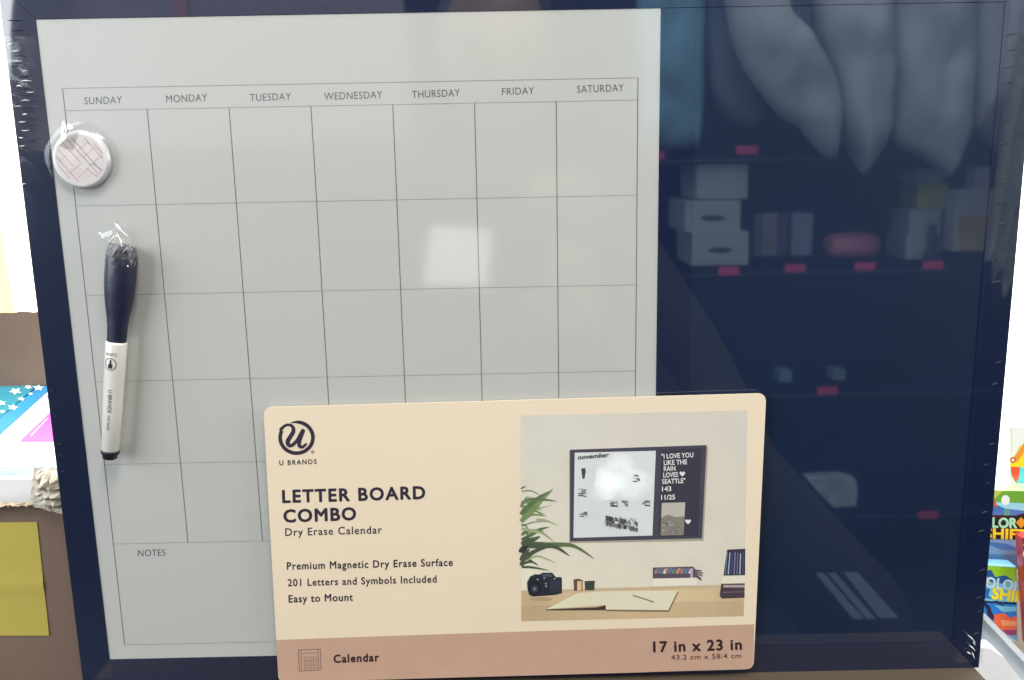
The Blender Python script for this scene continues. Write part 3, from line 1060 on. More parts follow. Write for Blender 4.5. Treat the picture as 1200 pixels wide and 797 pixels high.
# yellow note on the box
note = bmesh.new()
nq = [onZ(u, v, BZ + .8)[:2] for u, v in ((-60, 613), (43, 612), (57.5, 745), (-50, 745))]
nx, ny = 12, 16
g = []
for j in range(ny + 1):
    row = []
    t = j / ny
    for i in range(nx + 1):
        s = i / nx
        x = (nq[0][0] * (1 - s) + nq[1][0] * s) * (1 - t) + (nq[3][0] * (1 - s) + nq[2][0] * s) * t
        y = (nq[0][1] * (1 - s) + nq[1][1] * s) * (1 - t) + (nq[3][1] * (1 - s) + nq[2][1] * s) * t
        z = BZ + .5 + 0.9 * math.exp(-((t - .55) / .05) ** 2) + (1.4 * (t - .8) ** 2 * 6 if t > .8 else 0)
        row.append(note.verts.new(v3(x, y, z)))
    g.append(row)
for j in range(ny):
    for i in range(nx):
        note.faces.new((g[j][i], g[j][i + 1], g[j + 1][i + 1], g[j + 1][i]))
o = obj('paper_note', note, mat('yellow_paper', rgb(176, 160, 72), 0.75, var=0.02, nscale=20), smooth=True)
tag(o, 'blank yellow paper note with a crease stuck on the front of the cardboard box', 'note')

# packages in the box
TY = CY
PT = lambda u, v: onY(u, v, TY)


def slab(name, label, pix, y0, y1, color, group='gift packages in the torn box'):
    t = thing(name, label, 'package', *[onY(pix[0][0], pix[0][1], y1)[i] if i != 1 else y0 for i in range(3)], group)
    pts = [(onY(u, v, y1)[0], min(onY(u, v, y1)[2], BZ - 8)) for u, v in pix]
    b = obj('package_body', prismY(bmesh.new(), pts, y0, y1), mat(name + '_card', color, 0.35, var=.02, coat=.3), t, bevel=.6)
    return t, b


star_c = rgb(225, 240, 244)


def star(P, cx, cy, r, c, layer=1, flat=.55):
    pts = []
    for k in range(10):
        a = math.pi * k / 5 + cx
        rr_ = r if k % 2 == 0 else r * .5
        pts.append((cx + rr_ * math.cos(a), cy + rr_ * flat * math.sin(a)))
    P.cut.append((len(P.v), len(P.f)))
    P.poly(pts, c, layer)


up = (0, 1, 0)
t1, b1 = slab('star_package', 'teal package printed with white stars at the back of the torn box', [(-90, 520), (-90, 451), (44, 451), (-4, 492)], CY - 60, TY, rgb(30, 130, 150))
P = Print(PT, .25, up)
seen = [(18, 459), (4, 474)]
for k in range(16):
    u, v = -80 + rr.random() * 105, 453 + rr.random() * 30
    if (u - 44) / -48 < 0 or u > 44 - (v - 451) * 1.17 - 9:
        continue
    if any(abs(u - a) < 12 and abs(v - b) < 8 for a, b in seen):
        continue
    seen.append((u, v))
    star(P, u, v, 5 + 3 * rr.random(), star_c)
for u, v, r in ((18, 459, 8), (33, 454, 5), (2, 473, 6)):
    star(P, u, v, r, star_c)
P.split('printed_star', INK_BAG, b1)
t2, b2 = slab('star_package', 'teal blue package printed with white stars beside the white confetti package', [(-90, 560), (-4, 493), (46, 452), (62, 452), (0, 509), (-60, 560)], CY - 60, TY, rgb(20, 128, 178))
P = Print(PT, .25, up)
for u, v, r in ((15, 478, 7), (3, 483, 4), (25, 468, 5), (45, 455, 7), (-12, 500, 7), (36, 462, 3.5)):
    star(P, u, v, r, star_c)
P.split('printed_star', INK_BAG, b2)
t3, b3 = slab('confetti_package', 'white package with small confetti marks and a pink label in the torn box', [(-60, 561), (0, 510), (63, 452.5), (130, 453), (130, 540), (90, 560), (-60, 562)], CY - 60, TY - .4, rgb(226, 228, 228))
P = Print(lambda u, v: onY(u, v, TY - .4), .25, up)
P.poly([(22.5, 518), (58.5, 484), (100, 480), (104, 518)], rgb(226, 96, 200), 1)
P.text('HAPPY', (37, 514), (62, 492), rgb(240, 190, 232), h=5, weight=.02, layer=2) if False else None
for k in range(5):
    P.line((36 + k * 4, 512 - k * 4.2), (39.5 + k * 4, 508 - k * 4.2), 2.0, rgb(240, 176, 228), 2)
for k in range(70):
    v = 456 + rr.random() * 46
    u = 63 - (v - 452) * 1.09 + rr.random() * 46 + 3
    if u > 22 and v > 482 + (58.5 - u) * .94 - 6 and v < 520:
        continue
    if u > 66:
        continue
    P.ellipse(u, v, 1.1, .7, rr.choice([rgb(40, 120, 140), rgb(120, 120, 130), rgb(70, 150, 130)]), 1, n=6)
for k in range(8):
    u = -10 + k * 12
    P.poly([(u, 545), (u + 10, 542), (u + 14, 548), (u + 3, 550)], rgb(110, 190, 224), 1)
P.poly([(-60, 550), (0, 552), (30, 550), (34, 556), (-60, 559)], rgb(60, 150, 220), .8)
P.build('printed_marks', INK_BAG, b3)['kind'] = 'stuff'

# ------------------------------------------------------------------ right side: toy packets and tray
RZ = -120.0
grp = 'bright toy packets at the right'


def packet(label, pix, z, lean, th, color, group=grp):
    """upright soft packet whose front outline is given; slightly pillowed"""
    pts = [onZ(u, v, z)[:2] for u, v in pix]
    cx, cy = sum(p[0] for p in pts) / len(pts), sum(p[1] for p in pts) / len(pts)
    ymin = min(p[1] for p in pts)
    t = thing('toy_packet', label, 'packet', cx, ymin, z, group)
    b = obj('packet_body', prism(bmesh.new(), pts, z - th, z), mat('packet_film', color, .3, coat=.4, var=.05), t, bevel=1.5)
    return t, b


# upper packet
t, b = packet('green and blue toy packet lettered Color Shift, upper one at the right', [(1060, 573), (1262, 576), (1262, 668), (1060, 666)], RZ - 12, 0, 14, rgb(140, 190, 120))
PR = lambda u, v: onZ(u, v, RZ - 12)
P = Print(PR, .2)
P.poly([(1062, 574), (1262, 576), (1262, 592), (1062, 590)], rgb(110, 170, 60), 0)
P.poly([(1062, 574), (1175, 575), (1160, 590), (1062, 590)], rgb(190, 200, 90), .4)
P.poly([(1062, 590), (1262, 592), (1262, 610), (1062, 606)], rgb(52, 120, 190), 0)
P.poly([(1160, 588), (1210, 590), (1262, 596), (1262, 602), (1215, 600), (1178, 596)], rgb(150, 214, 228), .4)
P.ellipse(1178, 586, 5, 6, rgb(232, 240, 236), .8)
P.poly([(1162, 583), (1167, 588), (1168.5, 596), (1165, 593), (1162, 588)], rgb(214, 96, 56), .8)
P.poly([(1176, 597), (1183, 597), (1183, 604), (1176, 604)], rgb(70, 160, 140), .8)
P.poly([(1062, 601), (1190, 604), (1203, 600), (1262, 603), (1262, 634), (1200, 632), (1062, 629)], rgb(34, 34, 40), 1.2)
P.text('COLOR', (1139, 617), (1191, 618.5), rgb(170, 226, 190), h=11.5, weight=.035, layer=1.6)
P.text('COLOR', (1139.6, 616), (1189.4, 617.4), rgb(120, 200, 170), h=9.5, weight=.0, layer=2.0)
P.text('SHIFT', (1153.5, 630), (1203, 632), rgb(250, 208, 60), h=11.5, weight=.04, layer=1.6)
P.poly([(1190, 612), (1196, 606), (1204, 612), (1196, 619)], rgb(226, 150, 40), 1.8)
P.poly([(1062, 630), (1262, 634), (1262, 654), (1062, 646)], rgb(134, 170, 206), 0)
P.poly([(1150, 634), (1180, 637), (1200, 646), (1170, 643)], rgb(84, 130, 190), .5)
P.poly([(1062, 646), (1262, 652), (1262, 667), (1062, 665)], rgb(96, 150, 200), .3)
P.build('printed_front', INK_BAG, b)
# lower packet
t, b = packet('lime and blue toy packet with orange foot lettered Color Shift, below the upper one', [(1040, 655), (1192, 664), (1193, 752), (1150, 750), (1040, 745)], RZ + 4, 0, 13, rgb(120, 180, 220))
PR2 = lambda u, v: onZ(u, v, RZ + 4)
P = Print(PR2, .2)
P.poly([(1042, 656), (1191, 665), (1191, 684), (1042, 676)], rgb(160, 212, 50), 0)
P.poly([(1130, 672), (1150, 666), (1165, 676), (1180, 682), (1130, 684)], rgb(236, 226, 150), .4)
P.poly([(1154, 670), (1161, 667), (1166, 676), (1178, 674), (1187, 680), (1176, 684), (1160, 682)], rgb(40, 92, 158), .8)
P.poly([(1042, 676), (1191, 683), (1191, 708), (1042, 700)], rgb(128, 196, 226), .2)
P.text('COLOR', (1143, 686), (1196, 693), rgb(206, 232, 244), h=12, weight=.035, layer=1.0)
P.text('COLOR', (1143.8, 685.2), (1195.2, 692.2), rgb(90, 166, 216), h=10.6, weight=-.01, layer=1.4)
P.text('SHIFT', (1162, 701), (1208, 707), rgb(252, 232, 50), h=13, weight=.05, layer=1.0)
P.poly([(1147, 688), (1160, 690), (1158, 698), (1166, 702), (1150, 700)], rgb(44, 112, 190), .8)
P.poly([(1042, 698), (1191, 706), (1191, 730), (1042, 722)], rgb(50, 128, 214), .2)
P.poly([(1165, 709), (1191, 711), (1191, 716), (1175, 717)], rgb(120, 200, 230), .6)
P.stroke([(1153, 706), (1158, 712), (1160, 720), (1166, 726)], [3, 5, 6, 4], rgb(46, 40, 70), .9)
P.stroke([(1160, 706), (1168, 705), (1176, 710)], [2, 3, 1.4], rgb(60, 50, 80), .9)
P.poly([(1165, 720), (1176, 718), (1184, 724), (1191, 721), (1191, 738), (1172, 738), (1164, 728)], rgb(242, 106, 70), 1.2)
P.poly([(1172, 726), (1191, 728), (1191, 733), (1174, 733)], rgb(248, 160, 110), 1.5)
P.poly([(1172, 737), (1191, 737), (1191, 744), (1180, 744)], rgb(160, 70, 120), .8)
P.poly([(1042, 722), (1165, 730), (1182, 745), (1191, 751), (1042, 744)], rgb(200, 222, 240), .3)
P.build('printed_front', INK_BAG, b)
# red packet at the far right
t, b = packet('red packet with a small white barcode panel at the right edge of the picture', [(1197.5, 630), (1264, 624), (1268, 765), (1206, 759)], RZ + 14, 0, 10, rgb(206, 52, 48))
P = Print(lambda u, v: onZ(u - 2, v - 1, RZ + 14), .2)
P.poly([(1200, 631), (1266, 627), (1266, 664), (1204, 672)], rgb(196, 44, 44), 0)
P.poly([(1204, 672), (1266, 664), (1266, 694), (1206, 694)], rgb(170, 36, 40), 0)
P.ellipse(1206, 650, 5.5, 6, rgb(248, 214, 204), .5)
P.ellipse(1206, 650, 3.4, 3.8, rgb(206, 52, 48), .9)
P.stroke([(1200, 640), (1210, 634), (1240, 632)], [1, 2, 2], rgb(240, 180, 70), .6)
P.poly([(1205, 680), (1266, 680), (1266, 704), (1206, 704)], rgb(228, 228, 224), .5)
for k in range(9):
    P.line((1208, 683 + k * 2.1), (1222, 683 + k * 2.1), .8, rgb(50, 50, 56), .9)
P.poly([(1207, 706), (1266, 704), (1268, 764), (1209, 757)], rgb(60, 80, 176), .3)
P.poly([(1207, 712), (1225, 720), (1218, 738), (1208, 742)], rgb(226, 110, 84), .6)
P.build('printed_front', INK_BAG, b)
# pale packet on top with yellow and red print
t, b = packet('pale packet with yellow, red and aqua print above the green one', [(1184, 500), (1262, 492), (1262, 576), (1184, 574)], RZ - 30, 0, 12, rgb(236, 240, 236))
P = Print(lambda u, v: onZ(u, v, RZ - 30), .2)
P.poly([(1183, 545), (1196, 522), (1262, 500), (1262, 548), (1184, 547)], rgb(248, 214, 50), .2)
P.poly([(1186, 540), (1202, 516), (1206, 522), (1192, 541)], rgb(240, 150, 60), .5)
P.ellipse(1186.8, 539, 3.6, 3.6, rgb(214, 70, 50), .8)
P.ellipse(1186.8, 539, 2.0, 2.0, rgb(248, 220, 190), 1.2)
P.poly([(1184, 547), (1195, 547), (1194, 560), (1190.5, 565), (1186, 558)], rgb(232, 84, 66), .8)
P.poly([(1194, 548), (1262, 548), (1262, 566), (1191, 566)], rgb(96, 206, 226), .3)
P.build('printed_front', INK_BAG, b)

# grey tray edge and white bag in front of the packets
TZ = -70.0
tray = thing('plastic_tray', 'grey plastic tray edge slanting down beside the lower right board corner', 'tray', 330, -216, TZ)
tp = [onZ(u, v, TZ)[:2] for u, v in ((1120, 692), (1150, 721), (1200, 774), (1262, 838), (1262, 880), (1200, 812), (1164, 772), (1120, 740))]
bm = prism(bmesh.new(), tp, TZ - 6, TZ)
obj('tray_side', bm, mat('grey_tray_plastic', rgb(186, 194, 202), .45, var=.04), tray, bevel=1)
rp_ = [onZ(u, v, TZ + 3)[:2] for u, v in ((1120, 687), (1151, 716), (1202, 768.5), (1262, 831), (1262, 839), (1199.5, 775.5), (1149.5, 722), (1120, 694))]
bm = prism(bmesh.new(), rp_, TZ - 9, TZ + 4)
obj('tray_rim', bm, mat('light_tray_rim', rgb(224, 230, 236), .4, var=.03), tray, bevel=1.2)
bm = bmesh.new()
wq = [onZ(u, v, TZ + 12)[:2] for u, v in ((1112, 756), (1163, 757), (1176, 770), (1196, 795), (1240, 850), (1112, 850))]
prism(bm, wq, TZ + 2, TZ + 12)
wm = mat('white_plastic_bag', (0.93, 0.94, 0.97), .5, var=.02)
o = obj('plastic_bag', bm, wm, bevel=2)
tag(o, 'glaring white plastic bag low at the right in front of the grey tray', 'bag')

# ------------------------------------------------------------------ the shop behind the viewer, seen mirrored in the wrap
RZM = 1350.0
rack = thing('shelf_rack', 'dark shop shelving with pink price tags mirrored in the letter board', 'shelving', 550, -900, RZM)
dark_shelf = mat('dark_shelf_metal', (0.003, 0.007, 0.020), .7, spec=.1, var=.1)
edge_m = mat('shelf_edge_strip', rgb(66, 74, 90), .4, var=.05)
sx0 = mirr(772, 400, RZM)[0]
sx1 = mirr(1330, 400, RZM)[0]
bm = box(bmesh.new(), sx0 - 40, sx1, -900, 900, RZM + 260, RZM + 270)
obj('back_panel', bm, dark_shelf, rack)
shelf_Y = []
for v in (181, 315, 458.5, 602.5):
    y = mirr(930, v, RZM)[1]
    shelf_Y.append(y)
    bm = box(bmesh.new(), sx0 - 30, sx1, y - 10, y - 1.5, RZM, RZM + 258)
    sh = obj('shelf', bm, dark_shelf, rack, bevel=.8)
    bm = box(bmesh.new(), sx0 - 30, sx1, y - 11, y - 8.5, RZM - 2.5, RZM - .2)
    obj('shelf_edge', bm, edge_m, sh)
for u in (700, 1290):
    x = mirr(u, 400, RZM)[0]
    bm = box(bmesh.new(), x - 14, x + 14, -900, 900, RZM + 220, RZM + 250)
    obj('upright_post', bm, dark_shelf, rack, bevel=1)
tag_m = mat('pink_price_tag', rgb(196, 62, 118), .5, var=.04)
for u, v in ((766, 182), (875, 175.5), (772, 321.5), (852.5, 317), (931, 314), (1012.5, 311.5), (1091, 310), (805, 462), (968.5, 457), (1086, 602.5)):
    x, y, z = mirr(u, v, RZM)
    w = 22
    bm = prism(bmesh.new(), rounded(x - w, y - 8.5, x + w, y + 8.5, 3), RZM - 6, RZM - 4)
    obj('price_tag', bm, tag_m, rack)

# pillows
pil_m = mat('pale_pillow_cloth', rgb(158, 170, 182), .8, var=.05, nscale=3, bump=5, bscale=14)


def pillow(label, outline, Z, puff, material=None, off=0.0):
    """stuffed cushion hanging over the shelf edge, corner down; outline in mirrored view"""
    sm_ = smooth_path(outline + [outline[0]], 6)[:-1]
    P = [Vector(mirr(p[0], p[1], Z)) for p in sm_]
    c = sum(P, Vector()) / len(P)
    bm = bmesh.new()
    for side in (1, -1):
        rings = []
        for k in range(15):
            f = k / 14
            ring = []
            for p in P:
                q = c + (p - c) * f
                w = noise.noise(Vector((q.x * .010, q.y * .010, off))) * 22 + noise.noise(Vector((q.x * .03, q.y * .018, off + 4))) * 6
                zz = (puff + w) * math.sqrt(max(0.0, 1 - f ** 2.6))
                ring.append(bm.verts.new(v3(q.x, q.y, Z - side * zz)))
            rings.append(ring)
        n = len(P)
        for a, b in zip(rings, rings[1:]):
            for k in range(n):
                bm.faces.new((a[k], b[k], b[(k + 1) % n], a[(k + 1) % n]))
    bmesh.ops.remove_doubles(bm, verts=bm.verts, dist=1e-5)
    o = obj('pillow', bm, material or pil_m, smooth=True)
    return tag(o, label, 'pillow', 'pillows mirrored in the dark panel')


shade_pil_m = mat('shade_blue_pillow_cloth', rgb(104, 124, 150), .85, var=.06)  # shade painted into the cloth colour of the pillows further back
pillow('pale pillow mirrored nearest the calendar, its long corner hanging right of the topmost pink tag',
       [(860, -140), (846, -40), (852, 20), (866, 70), (890, 108), (915, 138), (940, 152), (955, 172), (978, 187), (985, 155), (985, 120), (978, 90), (962, 62), (945, 35), (920, 5), (905, -60), (890, -140)], RZM - 120, 60, off=1)
pillow('second pale pillow from the left in the mirrored row, narrow pointed corner',
       [(940, -140), (946, -40), (958, 40), (978, 100), (984, 150), (1000, 185), (1013, 205), (1028, 185), (1042, 158), (1047, 100), (1045, 30), (1042, -60), (1030, -140)], RZM - 90, 60, off=2)
pillow('third pale pillow from the left in the mirrored row, corner above the green tin',
       [(1035, -140), (1038, 0), (1040, 100), (1045, 163), (1078, 185), (1100, 200), (1114, 207), (1124, 182), (1134, 150), (1139, 80), (1142, -20), (1140, -140)], RZM - 60, 60, off=3)
pillow('rightmost pillow of the mirrored row, crossing the right frame rail',
       [(1128, -140), (1130, 0), (1132, 100), (1134, 148), (1152, 164), (1182, 188), (1190, 150), (1196, 80), (1206, -20), (1210, -140)], RZM - 30, 60, off=4)
pillow('pillow in painted blue shade, mirrored behind the pale one nearest the calendar',
       [(826, -140), (824, 0), (826, 60), (832, 110), (850, 140), (885, 150), (905, 110), (900, 0), (890, -140)], RZM + 20, 50, shade_pil_m, 5)
pillow('teal blue pillow mirrored on the divider strip beside the calendar',
       [(745, -140), (744, 0), (748, 100), (752, 165), (775, 176), (810, 174), (822, 160), (826, 60), (826, -140)], RZM - 10, 50, mat('teal_blue_pillow_cloth', rgb(104, 154, 180), .85, var=.1, nscale=2), 6)
pillow('pillow in painted blue shade, mirrored at the top behind the first and second pale ones',
       [(900, -140), (905, 0), (925, 60), (960, 90), (990, 60), (1010, 0), (1010, -140)], RZM + 40, 40, shade_pil_m, 7)

# boxes and goods on the mirrored shelves
wb_m = mat('white_drawer_card', rgb(144, 164, 172), .6, var=.03)
hole = mat('dark_handle_slot', (0.02, 0.02, 0.03), .6)


def goods(name, label, cat, pix, Z, depth, material, slot=None, group=None, bevel=1.5):
    x0, y1, _ = mirr(pix[0], pix[1], Z)
    x1, y0, _ = mirr(pix[2], pix[3], Z)
    t = thing(name, label, cat, (x0 + x1) / 2, y0, Z, group)
    bm = box(bmesh.new(), x0, x1, y0, y1, Z, Z + depth)
    b = obj(name + '_body', bm, material, t, bevel=bevel)
    if slot:
        cx, cy = (x0 + x1) / 2, (y0 + y1) / 2
        pts = [(cx + 26 * math.cos(a), cy - 4 + 6 * math.sin(a)) for a in [math.pi * 2 * k / 16 for k in range(16)]]
        bm = prism(bmesh.new(), pts, Z - .9, Z - .3)
        obj('handle_slot', bm, hole, b)
    return t


g = 'white drawer boxes mirrored in the dark panel'
goods('drawer_box', 'plain white box on top of the mirrored stack of drawers', 'box', (818, 193, 875.5, 233), RZM + 25, 180, wb_m, group=g)
goods('drawer_box', 'white drawer in the middle of the mirrored stack, set to the left', 'box', (803, 236, 867, 271), RZM + 18, 180, wb_m, True, g)
goods('drawer_box', 'white drawer at the bottom of the mirrored stack with a dark handle slot', 'box', (811, 272, 876, 310), RZM + 12, 180, wb_m, True, g)
glass = mat('dark_bottle', (0.03, 0.035, 0.07), .2, coat=1, var=.1)
goods('book', 'tall dark item with a pale spine mirrored right of the drawers', 'book', (884, 251, 892, 300), RZM + 30, 120, mat('violet_grey_spine', rgb(62, 72, 104), .5), group='slim goods mirrored beside the drawers')
goods('book', 'wide dark blue item mirrored between two paler spines', 'book', (893, 249, 911, 300), RZM + 34, 120, glass, group='slim goods mirrored beside the drawers')
goods('book', 'dark item with greyish spine mirrored left of the pale carton', 'book', (913, 250, 922, 300), RZM + 30, 120, mat('grey_spine', rgb(54, 66, 96), .5), group='slim goods mirrored beside the drawers')
goods('carton', 'pale upright carton mirrored at the right end of the slim goods', 'carton', (929, 250, 951, 299), RZM + 26, 120, mat('pale_lilac_card', rgb(112, 128, 156), .5, var=.1))
# pink packet: soft shape
x0, y1, _ = mirr(974, 274, RZM + 20)
x1, y0, _ = mirr(1037, 304, RZM + 20)
bm = bmesh.new()
bmesh.ops.create_uvsphere(bm, u_segments=32, v_segments=18, radius=1)
for v in bm.verts:
    c = v.co.copy()
    sx = math.copysign(abs(c.x) ** .55, c.x)
    sy = math.copysign(abs(c.z) ** .6, c.z)
    n_ = noise.noise(c * 3) * .08
    v.co = v3((x0 + x1) / 2 + sx * (x1 - x0) / 2 * (1 + n_), (y0 + y1) / 2 + sy * (y1 - y0) / 2 * (1 + n_), RZM + 60 + c.y * 40)
tag(obj('pouch', bm, mat('dusty_pink_pouch', rgb(164, 108, 130), .5, coat=.2, var=.2, nscale=25), smooth=True), 'pink soft pouch mirrored in the middle of the dark shelf', 'pouch')
goods('carton', 'small white carton mirrored highest, above the green tin', 'carton', (1074, 197, 1106, 213), RZM + 60, 100, wb_m)
goods('tin', 'olive green tin mirrored between two white boxes', 'tin', (1077, 214, 1111, 245), RZM + 60, 100, mat('olive_tin', rgb(158, 170, 92), .5, var=.1), bevel=8)
goods('drawer_box', 'small white drawer mirrored below the green tin', 'box', (1066, 245, 1101, 274), RZM + 50, 100, wb_m, group='small white boxes mirrored below the tin')
goods('drawer_box', 'lowest small white box mirrored behind the dark figure', 'box', (1062, 275, 1099, 303), RZM + 46, 100, wb_m, group='small white boxes mirrored below the tin')
# dark figurine
fx, fy, _ = mirr(1091, 304, RZM + 10)
bm = bmesh.new()
prs = [(0, 0), (16, 0), (15, 10), (9, 22), (12, 38), (10, 52), (6, 58), (9, 66), (7, 74), (0, 78)]
seg = 20
rings = []
for r, h in prs:
    rings.append([bm.verts.new(v3(fx + 6 * math.sin(h * .04) + max(r, .1) * math.cos(2 * math.pi * k / seg), fy + h, RZM + 20 + max(r, .1) * .7 * math.sin(2 * math.pi * k / seg))) for k in range(seg)])
for a, b in zip(rings, rings[1:]):
    for k in range(seg):
        bm.faces.new((a[k], b[k], b[(k + 1) % seg], a[(k + 1) % seg]))
tag(obj('figurine', bm, mat('dark_figurine', (0.02, 0.02, 0.025), .5), smooth=True), 'dark figurine mirrored above a pink tag', 'figurine')
# framed print: grey over ochre with a tower shape standing on top
pb = goods('picture_box', 'grey and ochre carton mirrored at the right of the dark panel', 'box', (1122, 221, 1196, 293), RZM + 10, 60, mat('grey_box_card', rgb(164, 176, 190), .5, var=.06))
x0, y1, _ = mirr(1122, 252, RZM + 10)
x1, y0, _ = mirr(1196, 292, RZM + 10)
bm = box(bmesh.new(), x0 + 1, x1 - 1, y0 + 2, y1, RZM + 7.6, RZM + 9.6)
obj('ochre_panel', bm, mat('ochre_card', rgb(178, 170, 118), .5, var=.25, nscale=12), pb)
goods('bottle_box', 'slim pale box mirrored standing on the grey and ochre carton', 'box', (1143, 195, 1160, 221), RZM + 20, 40, mat('slate_card', rgb(160, 172, 188), .5))
sm = mat('dim_blue_card', rgb(96, 122, 146), .5, var=.1)
goods('carton', 'small square carton mirrored on the third shelf left of the pink tag', 'carton', (914, 435, 928, 448), RZM + 5, 40, sm, group='small square cartons mirrored on the third shelf')
goods('carton', 'small square carton mirrored on the third shelf right above the pink tag', 'carton', (976, 433.5, 990, 445.5), RZM + 5, 40, sm, group='small square cartons mirrored on the third shelf')
# crumpled white packet on the lowest mirrored shelf
pk = [mirr(u, v, RZM - 4)[:2] for u, v in ((945, 561), (985, 558), (1003, 562), (1006, 575), (1004, 594), (978, 596), (966, 585), (955, 572))]
bm = prism(bmesh.new(), pk[::-1], RZM - 4, RZM + 30)
tag(obj('parcel', bm, mat('white_parcel', rgb(150, 172, 186), .5, var=.35, nscale=22), bevel=4), 'pale crumpled parcel mirrored low in the dark panel beside the sleeve', 'parcel')

# pale panel with a pink stripe, added so the upper left frame mirrors lighter
PZ = 1700.0
q0_, q1_ = mirr(-120, 182, PZ), mirr(470, -160, PZ)
added_panel = thing('added_pale_panel', 'added pale grey panel with a pink stripe, mirrored faintly across the upper left frame', 'panel', (q0_[0] + q1_[0]) / 2, q0_[1], PZ)
pa = obj('panel_board', box(bmesh.new(), q0_[0], q1_[0], q0_[1], q1_[1], PZ, PZ + 20), mat('pale_grey_panel', rgb(124, 122, 130), .7, var=.12, nscale=2), added_panel, bevel=3)
obj('panel_stripe', box(bmesh.new(), mirr(201, 0, PZ)[0], mirr(219, 0, PZ)[0], mirr(0, 140, PZ)[1], q1_[1] - 20, PZ - 6, PZ - 1), mat('pink_stripe', rgb(150, 100, 104), .6), added_panel, bevel=1)

x0, y1, _ = mirr(1188, 45, RZM - 180)  # hanging sheet added so the upper right rail mirrors a pale strip
x1, y0, _ = mirr(1262, 330, RZM - 180)
bm = bmesh.new()
prev = None
for k in range(41):
    x = x0 + (x1 - x0) * k / 40
    z = RZM - 180 + 9 * math.sin(k * .9)
    a, b = bm.verts.new(v3(x - 22 - 1.2 * k, y0 + 55 * abs(math.sin(k * .37)) - 2 * k, z)), bm.verts.new(v3(x + 8, y1, z))
    if prev:
        bm.faces.new((prev[0], a, b, prev[1]))
    prev = (a, b)
o = obj('curtain', bm, mat('added_green_cloth', rgb(112, 122, 112), .8, var=.15, nscale=6), smooth=True)
tag(o, 'added pale green cloth mirrored as a light strip along the upper right frame rail', 'cloth')

# pale column of the shop to the left of the rack, and the wall far behind
bm = box(bmesh.new(), -2600, 2600, -900, 1500, 2400, 2420)
o = obj('shop_wall', bm, mat('dim_shop_wall', rgb(28, 33, 50), .8, var=.1, nscale=1))
tag(o, 'dim shop wall far behind the viewer', None, kind='structure')
bm = box(bmesh.new(), -2600, 2600, -930, -900, -960, 2420)
o = obj('shop_floor', bm, mat('dark_shop_floor', rgb(50, 50, 54), .5, var=.1, nscale=3))
tag(o, 'grey shop floor', None, kind='structure')

# ------------------------------------------------------------------ photographer (only seen mirrored)
person = thing('person', 'person in dark jacket with pale badge mirrored faintly while photographing the board', 'person', -60, -900, 720)
jacket = mat('charcoal_jacket', (0.026, 0.024, 0.020), .9, var=.12, nscale=9, bump=1.0, bscale=60, spec=.2)
skin = mat('skin', rgb(118, 96, 76), .55, var=.05)


def skinned(name, verts, edges, radii, material, parent, root=0, sub=1):
    me = bpy.data.meshes.new(name)
    me.from_pydata([v3(*p) for p in verts], edges, [])
    o = bpy.data.objects.new(name, me)
    COL.objects.link(o)
    md = o.modifiers.new('skin', 'SKIN')
    lay = me.skin_vertices[0].data if me.skin_vertices else None
    if lay is None:
        bm = bmesh.new()
        bm.from_mesh(me)
        bm.verts.layers.skin.verify()
        bm.to_mesh(me)
        bm.free()
        lay = me.skin_vertices[0].data
    for i, r in enumerate(radii):
        rr_ = r if isinstance(r, tuple) else (r, r)
        lay[i].radius = (rr_[0] * .001, rr_[1] * .001)
        lay[i].use_root = (i == root)
    s = o.modifiers.new('sub', 'SUBSURF')
    s.levels = s.render_levels = sub
    dg = bpy.context.evaluated_depsgraph_get()
    me2 = bpy.data.meshes.new_from_object(o.evaluated_get(dg))
    me2.name = name
    bpy.data.objects.remove(o)
    me2.materials.clear()
    me2.materials.append(material)
    for p in me2.polygons:
        p.use_smooth = True
    o = bpy.data.objects.new(name, me2)
    COL.objects.link(o)
    o.parent = parent
    o.matrix_parent_inverse = parent.matrix_world.inverted()
    return o


CX = -60
V = [(CX, -330, 740), (CX, -180, 735), (CX, -30, 725), (CX, 70, 730), (CX, 130, 730),
     (CX + 165, 30, 715), (350, -375, 545), (212, -240, 575), (110, -105, 590),
     (CX - 165, 40, 715), (-300, 110, 660), (-120, 105, 640), (10, 90, 610),
     (CX + 90, -480, 740), (CX + 95, -850, 740), (CX - 90, -480, 740), (CX - 95, -850, 740), (500, -550, 600)]
E_ = [(0, 1), (1, 2), (2, 3), (3, 4), (3, 5), (5, 6), (6, 7), (7, 8), (3, 9), (9, 10), (10, 11), (11, 12), (0, 13), (13, 14), (0, 15), (15, 16), (6, 17)]
Rr = [(175, 120), (170, 115), (175, 115), (120, 90), (58, 58), 78, 72, 56, 34, 72, 60, 48, 34, 92, 60, 92, 60, 84]
skinned('clothed_body', V, E_, Rr, jacket, person, 0, 2)
# head and hair
bm = bmesh.new()
bmesh.ops.create_uvsphere(bm, u_segments=32, v_segments=24, radius=1)
HX, HY, HZ = CX + 40, 262, 705
for v in bm.verts:
    c = v.co
    jaw = 1 - .22 * max(0, -c.z)
    nose = 14 * math.exp(-((c.x) / .13) ** 2 - ((c.z + .08) / .2) ** 2) if c.y < 0 else 0
    eye = -5 * (math.exp(-((abs(c.x) - .34) / .14) ** 2 - ((c.z - .08) / .1) ** 2)) if c.y < 0 else 0
    v.co = v3(HX + c.x * 76 * jaw, HY + c.z * 115, HZ - (-c.y) * 95 * jaw - nose - eye)
head = obj('head', bm, skin, person, smooth=True)
bm = bmesh.new()
bmesh.ops.create_uvsphere(bm, u_segments=32, v_segments=24, radius=1)
for v in list(bm.verts):
    c = v.co
    v.co = v3(HX + c.x * 83, HY + 16 + c.z * 110, HZ + 18 + c.y * 96)
obj('hair', bm, mat('dark_hair', (0.015, 0.012, 0.012), .6, bump=2, bscale=90), person, smooth=True)
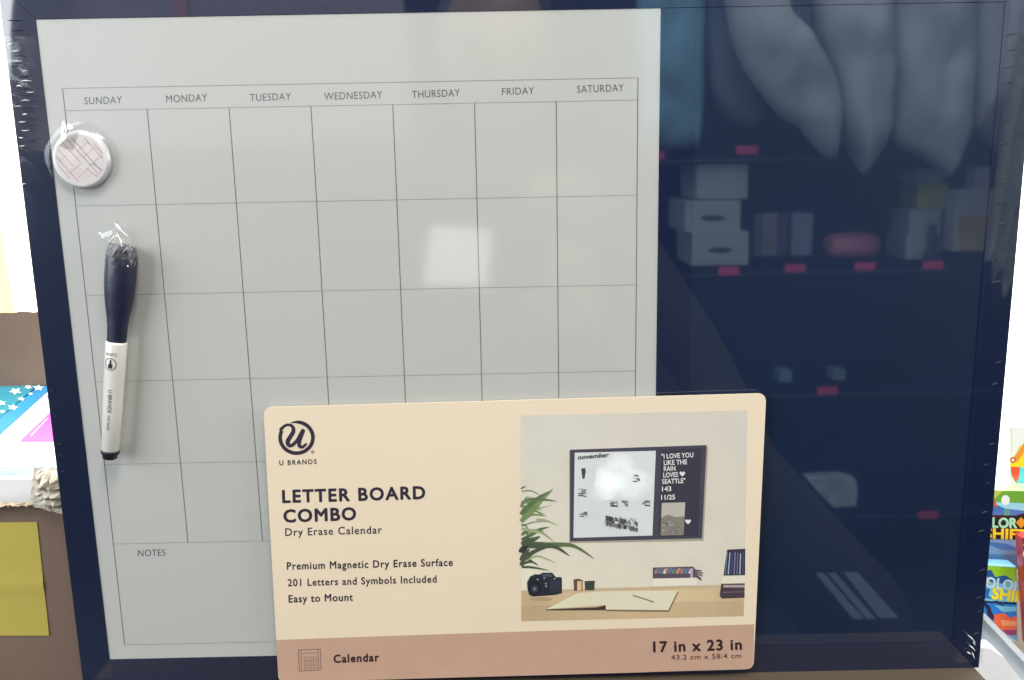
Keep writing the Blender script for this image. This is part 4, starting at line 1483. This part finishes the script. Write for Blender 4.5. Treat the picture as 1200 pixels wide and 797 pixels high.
eye_m = mat('dark_eyes', (0.03, 0.02, 0.02), .2)
for sx in (-1, 1):
    bm = bmesh.new()
    bmesh.ops.create_uvsphere(bm, u_segments=12, v_segments=8, radius=.009, matrix=Matrix.Translation(v3(HX + sx * 26, HY + 9, HZ - 84)))
    obj('eye', bm, eye_m, head, smooth=True)


# hands: palm and five fingers, curled as if holding a phone
def hand(wx, wy, wz, side, tx_, ty_):
    V, E, Rd = [(wx, wy, wz), (wx + (tx_ - wx) * .5, wy + (ty_ - wy) * .5, wz + 4), (tx_, ty_, wz + 8)], [(0, 1), (1, 2)], [24, (34, 18), (34, 16)]
    ux, uy = tx_ - wx, ty_ - wy
    L = math.hypot(ux, uy)
    ux, uy = ux / L, uy / L
    nx_, ny_ = -uy, ux
    for k, (off, ln) in enumerate(((-27, 60), (-9, 72), (9, 68), (27, 54))):
        i = len(V)
        bx, by = tx_ + nx_ * off, ty_ + ny_ * off
        V += [(bx, by, wz + 6), (bx + ux * ln * .45, by + uy * ln * .45, wz - 4), (bx + ux * ln * .75, by + uy * ln * .75, wz + 10), (bx + ux * ln * .8, by + uy * ln * .8, wz + 28)]
        E += [(2, i), (i, i + 1), (i + 1, i + 2), (i + 2, i + 3)]
        Rd += [10, 9.5, 9, 8]
    i = len(V)
    V += [(V[1][0] + nx_ * side * 34, V[1][1] + ny_ * side * 34, wz), (V[1][0] + nx_ * side * 56 + ux * 24, V[1][1] + ny_ * side * 56 + uy * 24, wz + 6), (V[1][0] + nx_ * side * 60 + ux * 50, V[1][1] + ny_ * side * 60 + uy * 50, wz + 12)]
    E += [(1, i), (i, i + 1), (i + 1, i + 2)]
    Rd += [12, 10.5, 9]
    skinned('hand', V, E, Rd, skin, person, 0, 1)


hand(105, -100, 585, 1, 80, -40)
hand(12, 90, 600, -1, 62, 76)
# badge on the chest
bxy = [(-120, 10), (-24, 8), (-28, -92), (-132, -84)]
c3 = [mirr(u, v, 590)[:2] for u, v in ((505, 265), (577, 270), (572, 336), (494, 335))]
bm = prism(bmesh.new(), round_poly(c3[::-1], 6), 588, 590)
obj('badge', bm, mat('pale_lilac_badge', (0.93, 0.92, 0.97), .6, var=.04), person)
# sleeve stripes
st_m = mat('pale_sleeve_stripe', rgb(112, 132, 150), .7, var=.06)
for q in (((957, 673), (966, 673), (1013, 726), (1000, 726)), ((971, 673), (980, 673), (1027, 726), (1016, 726)), ((989, 672), (1006, 672), (1053, 724), (1031, 725))):
    c3 = [mirr(u, v, 472)[:2] for u, v in q]
    bm = prism(bmesh.new(), c3[::-1], 472, 474)
    obj('sleeve_stripe', bm, st_m, person)
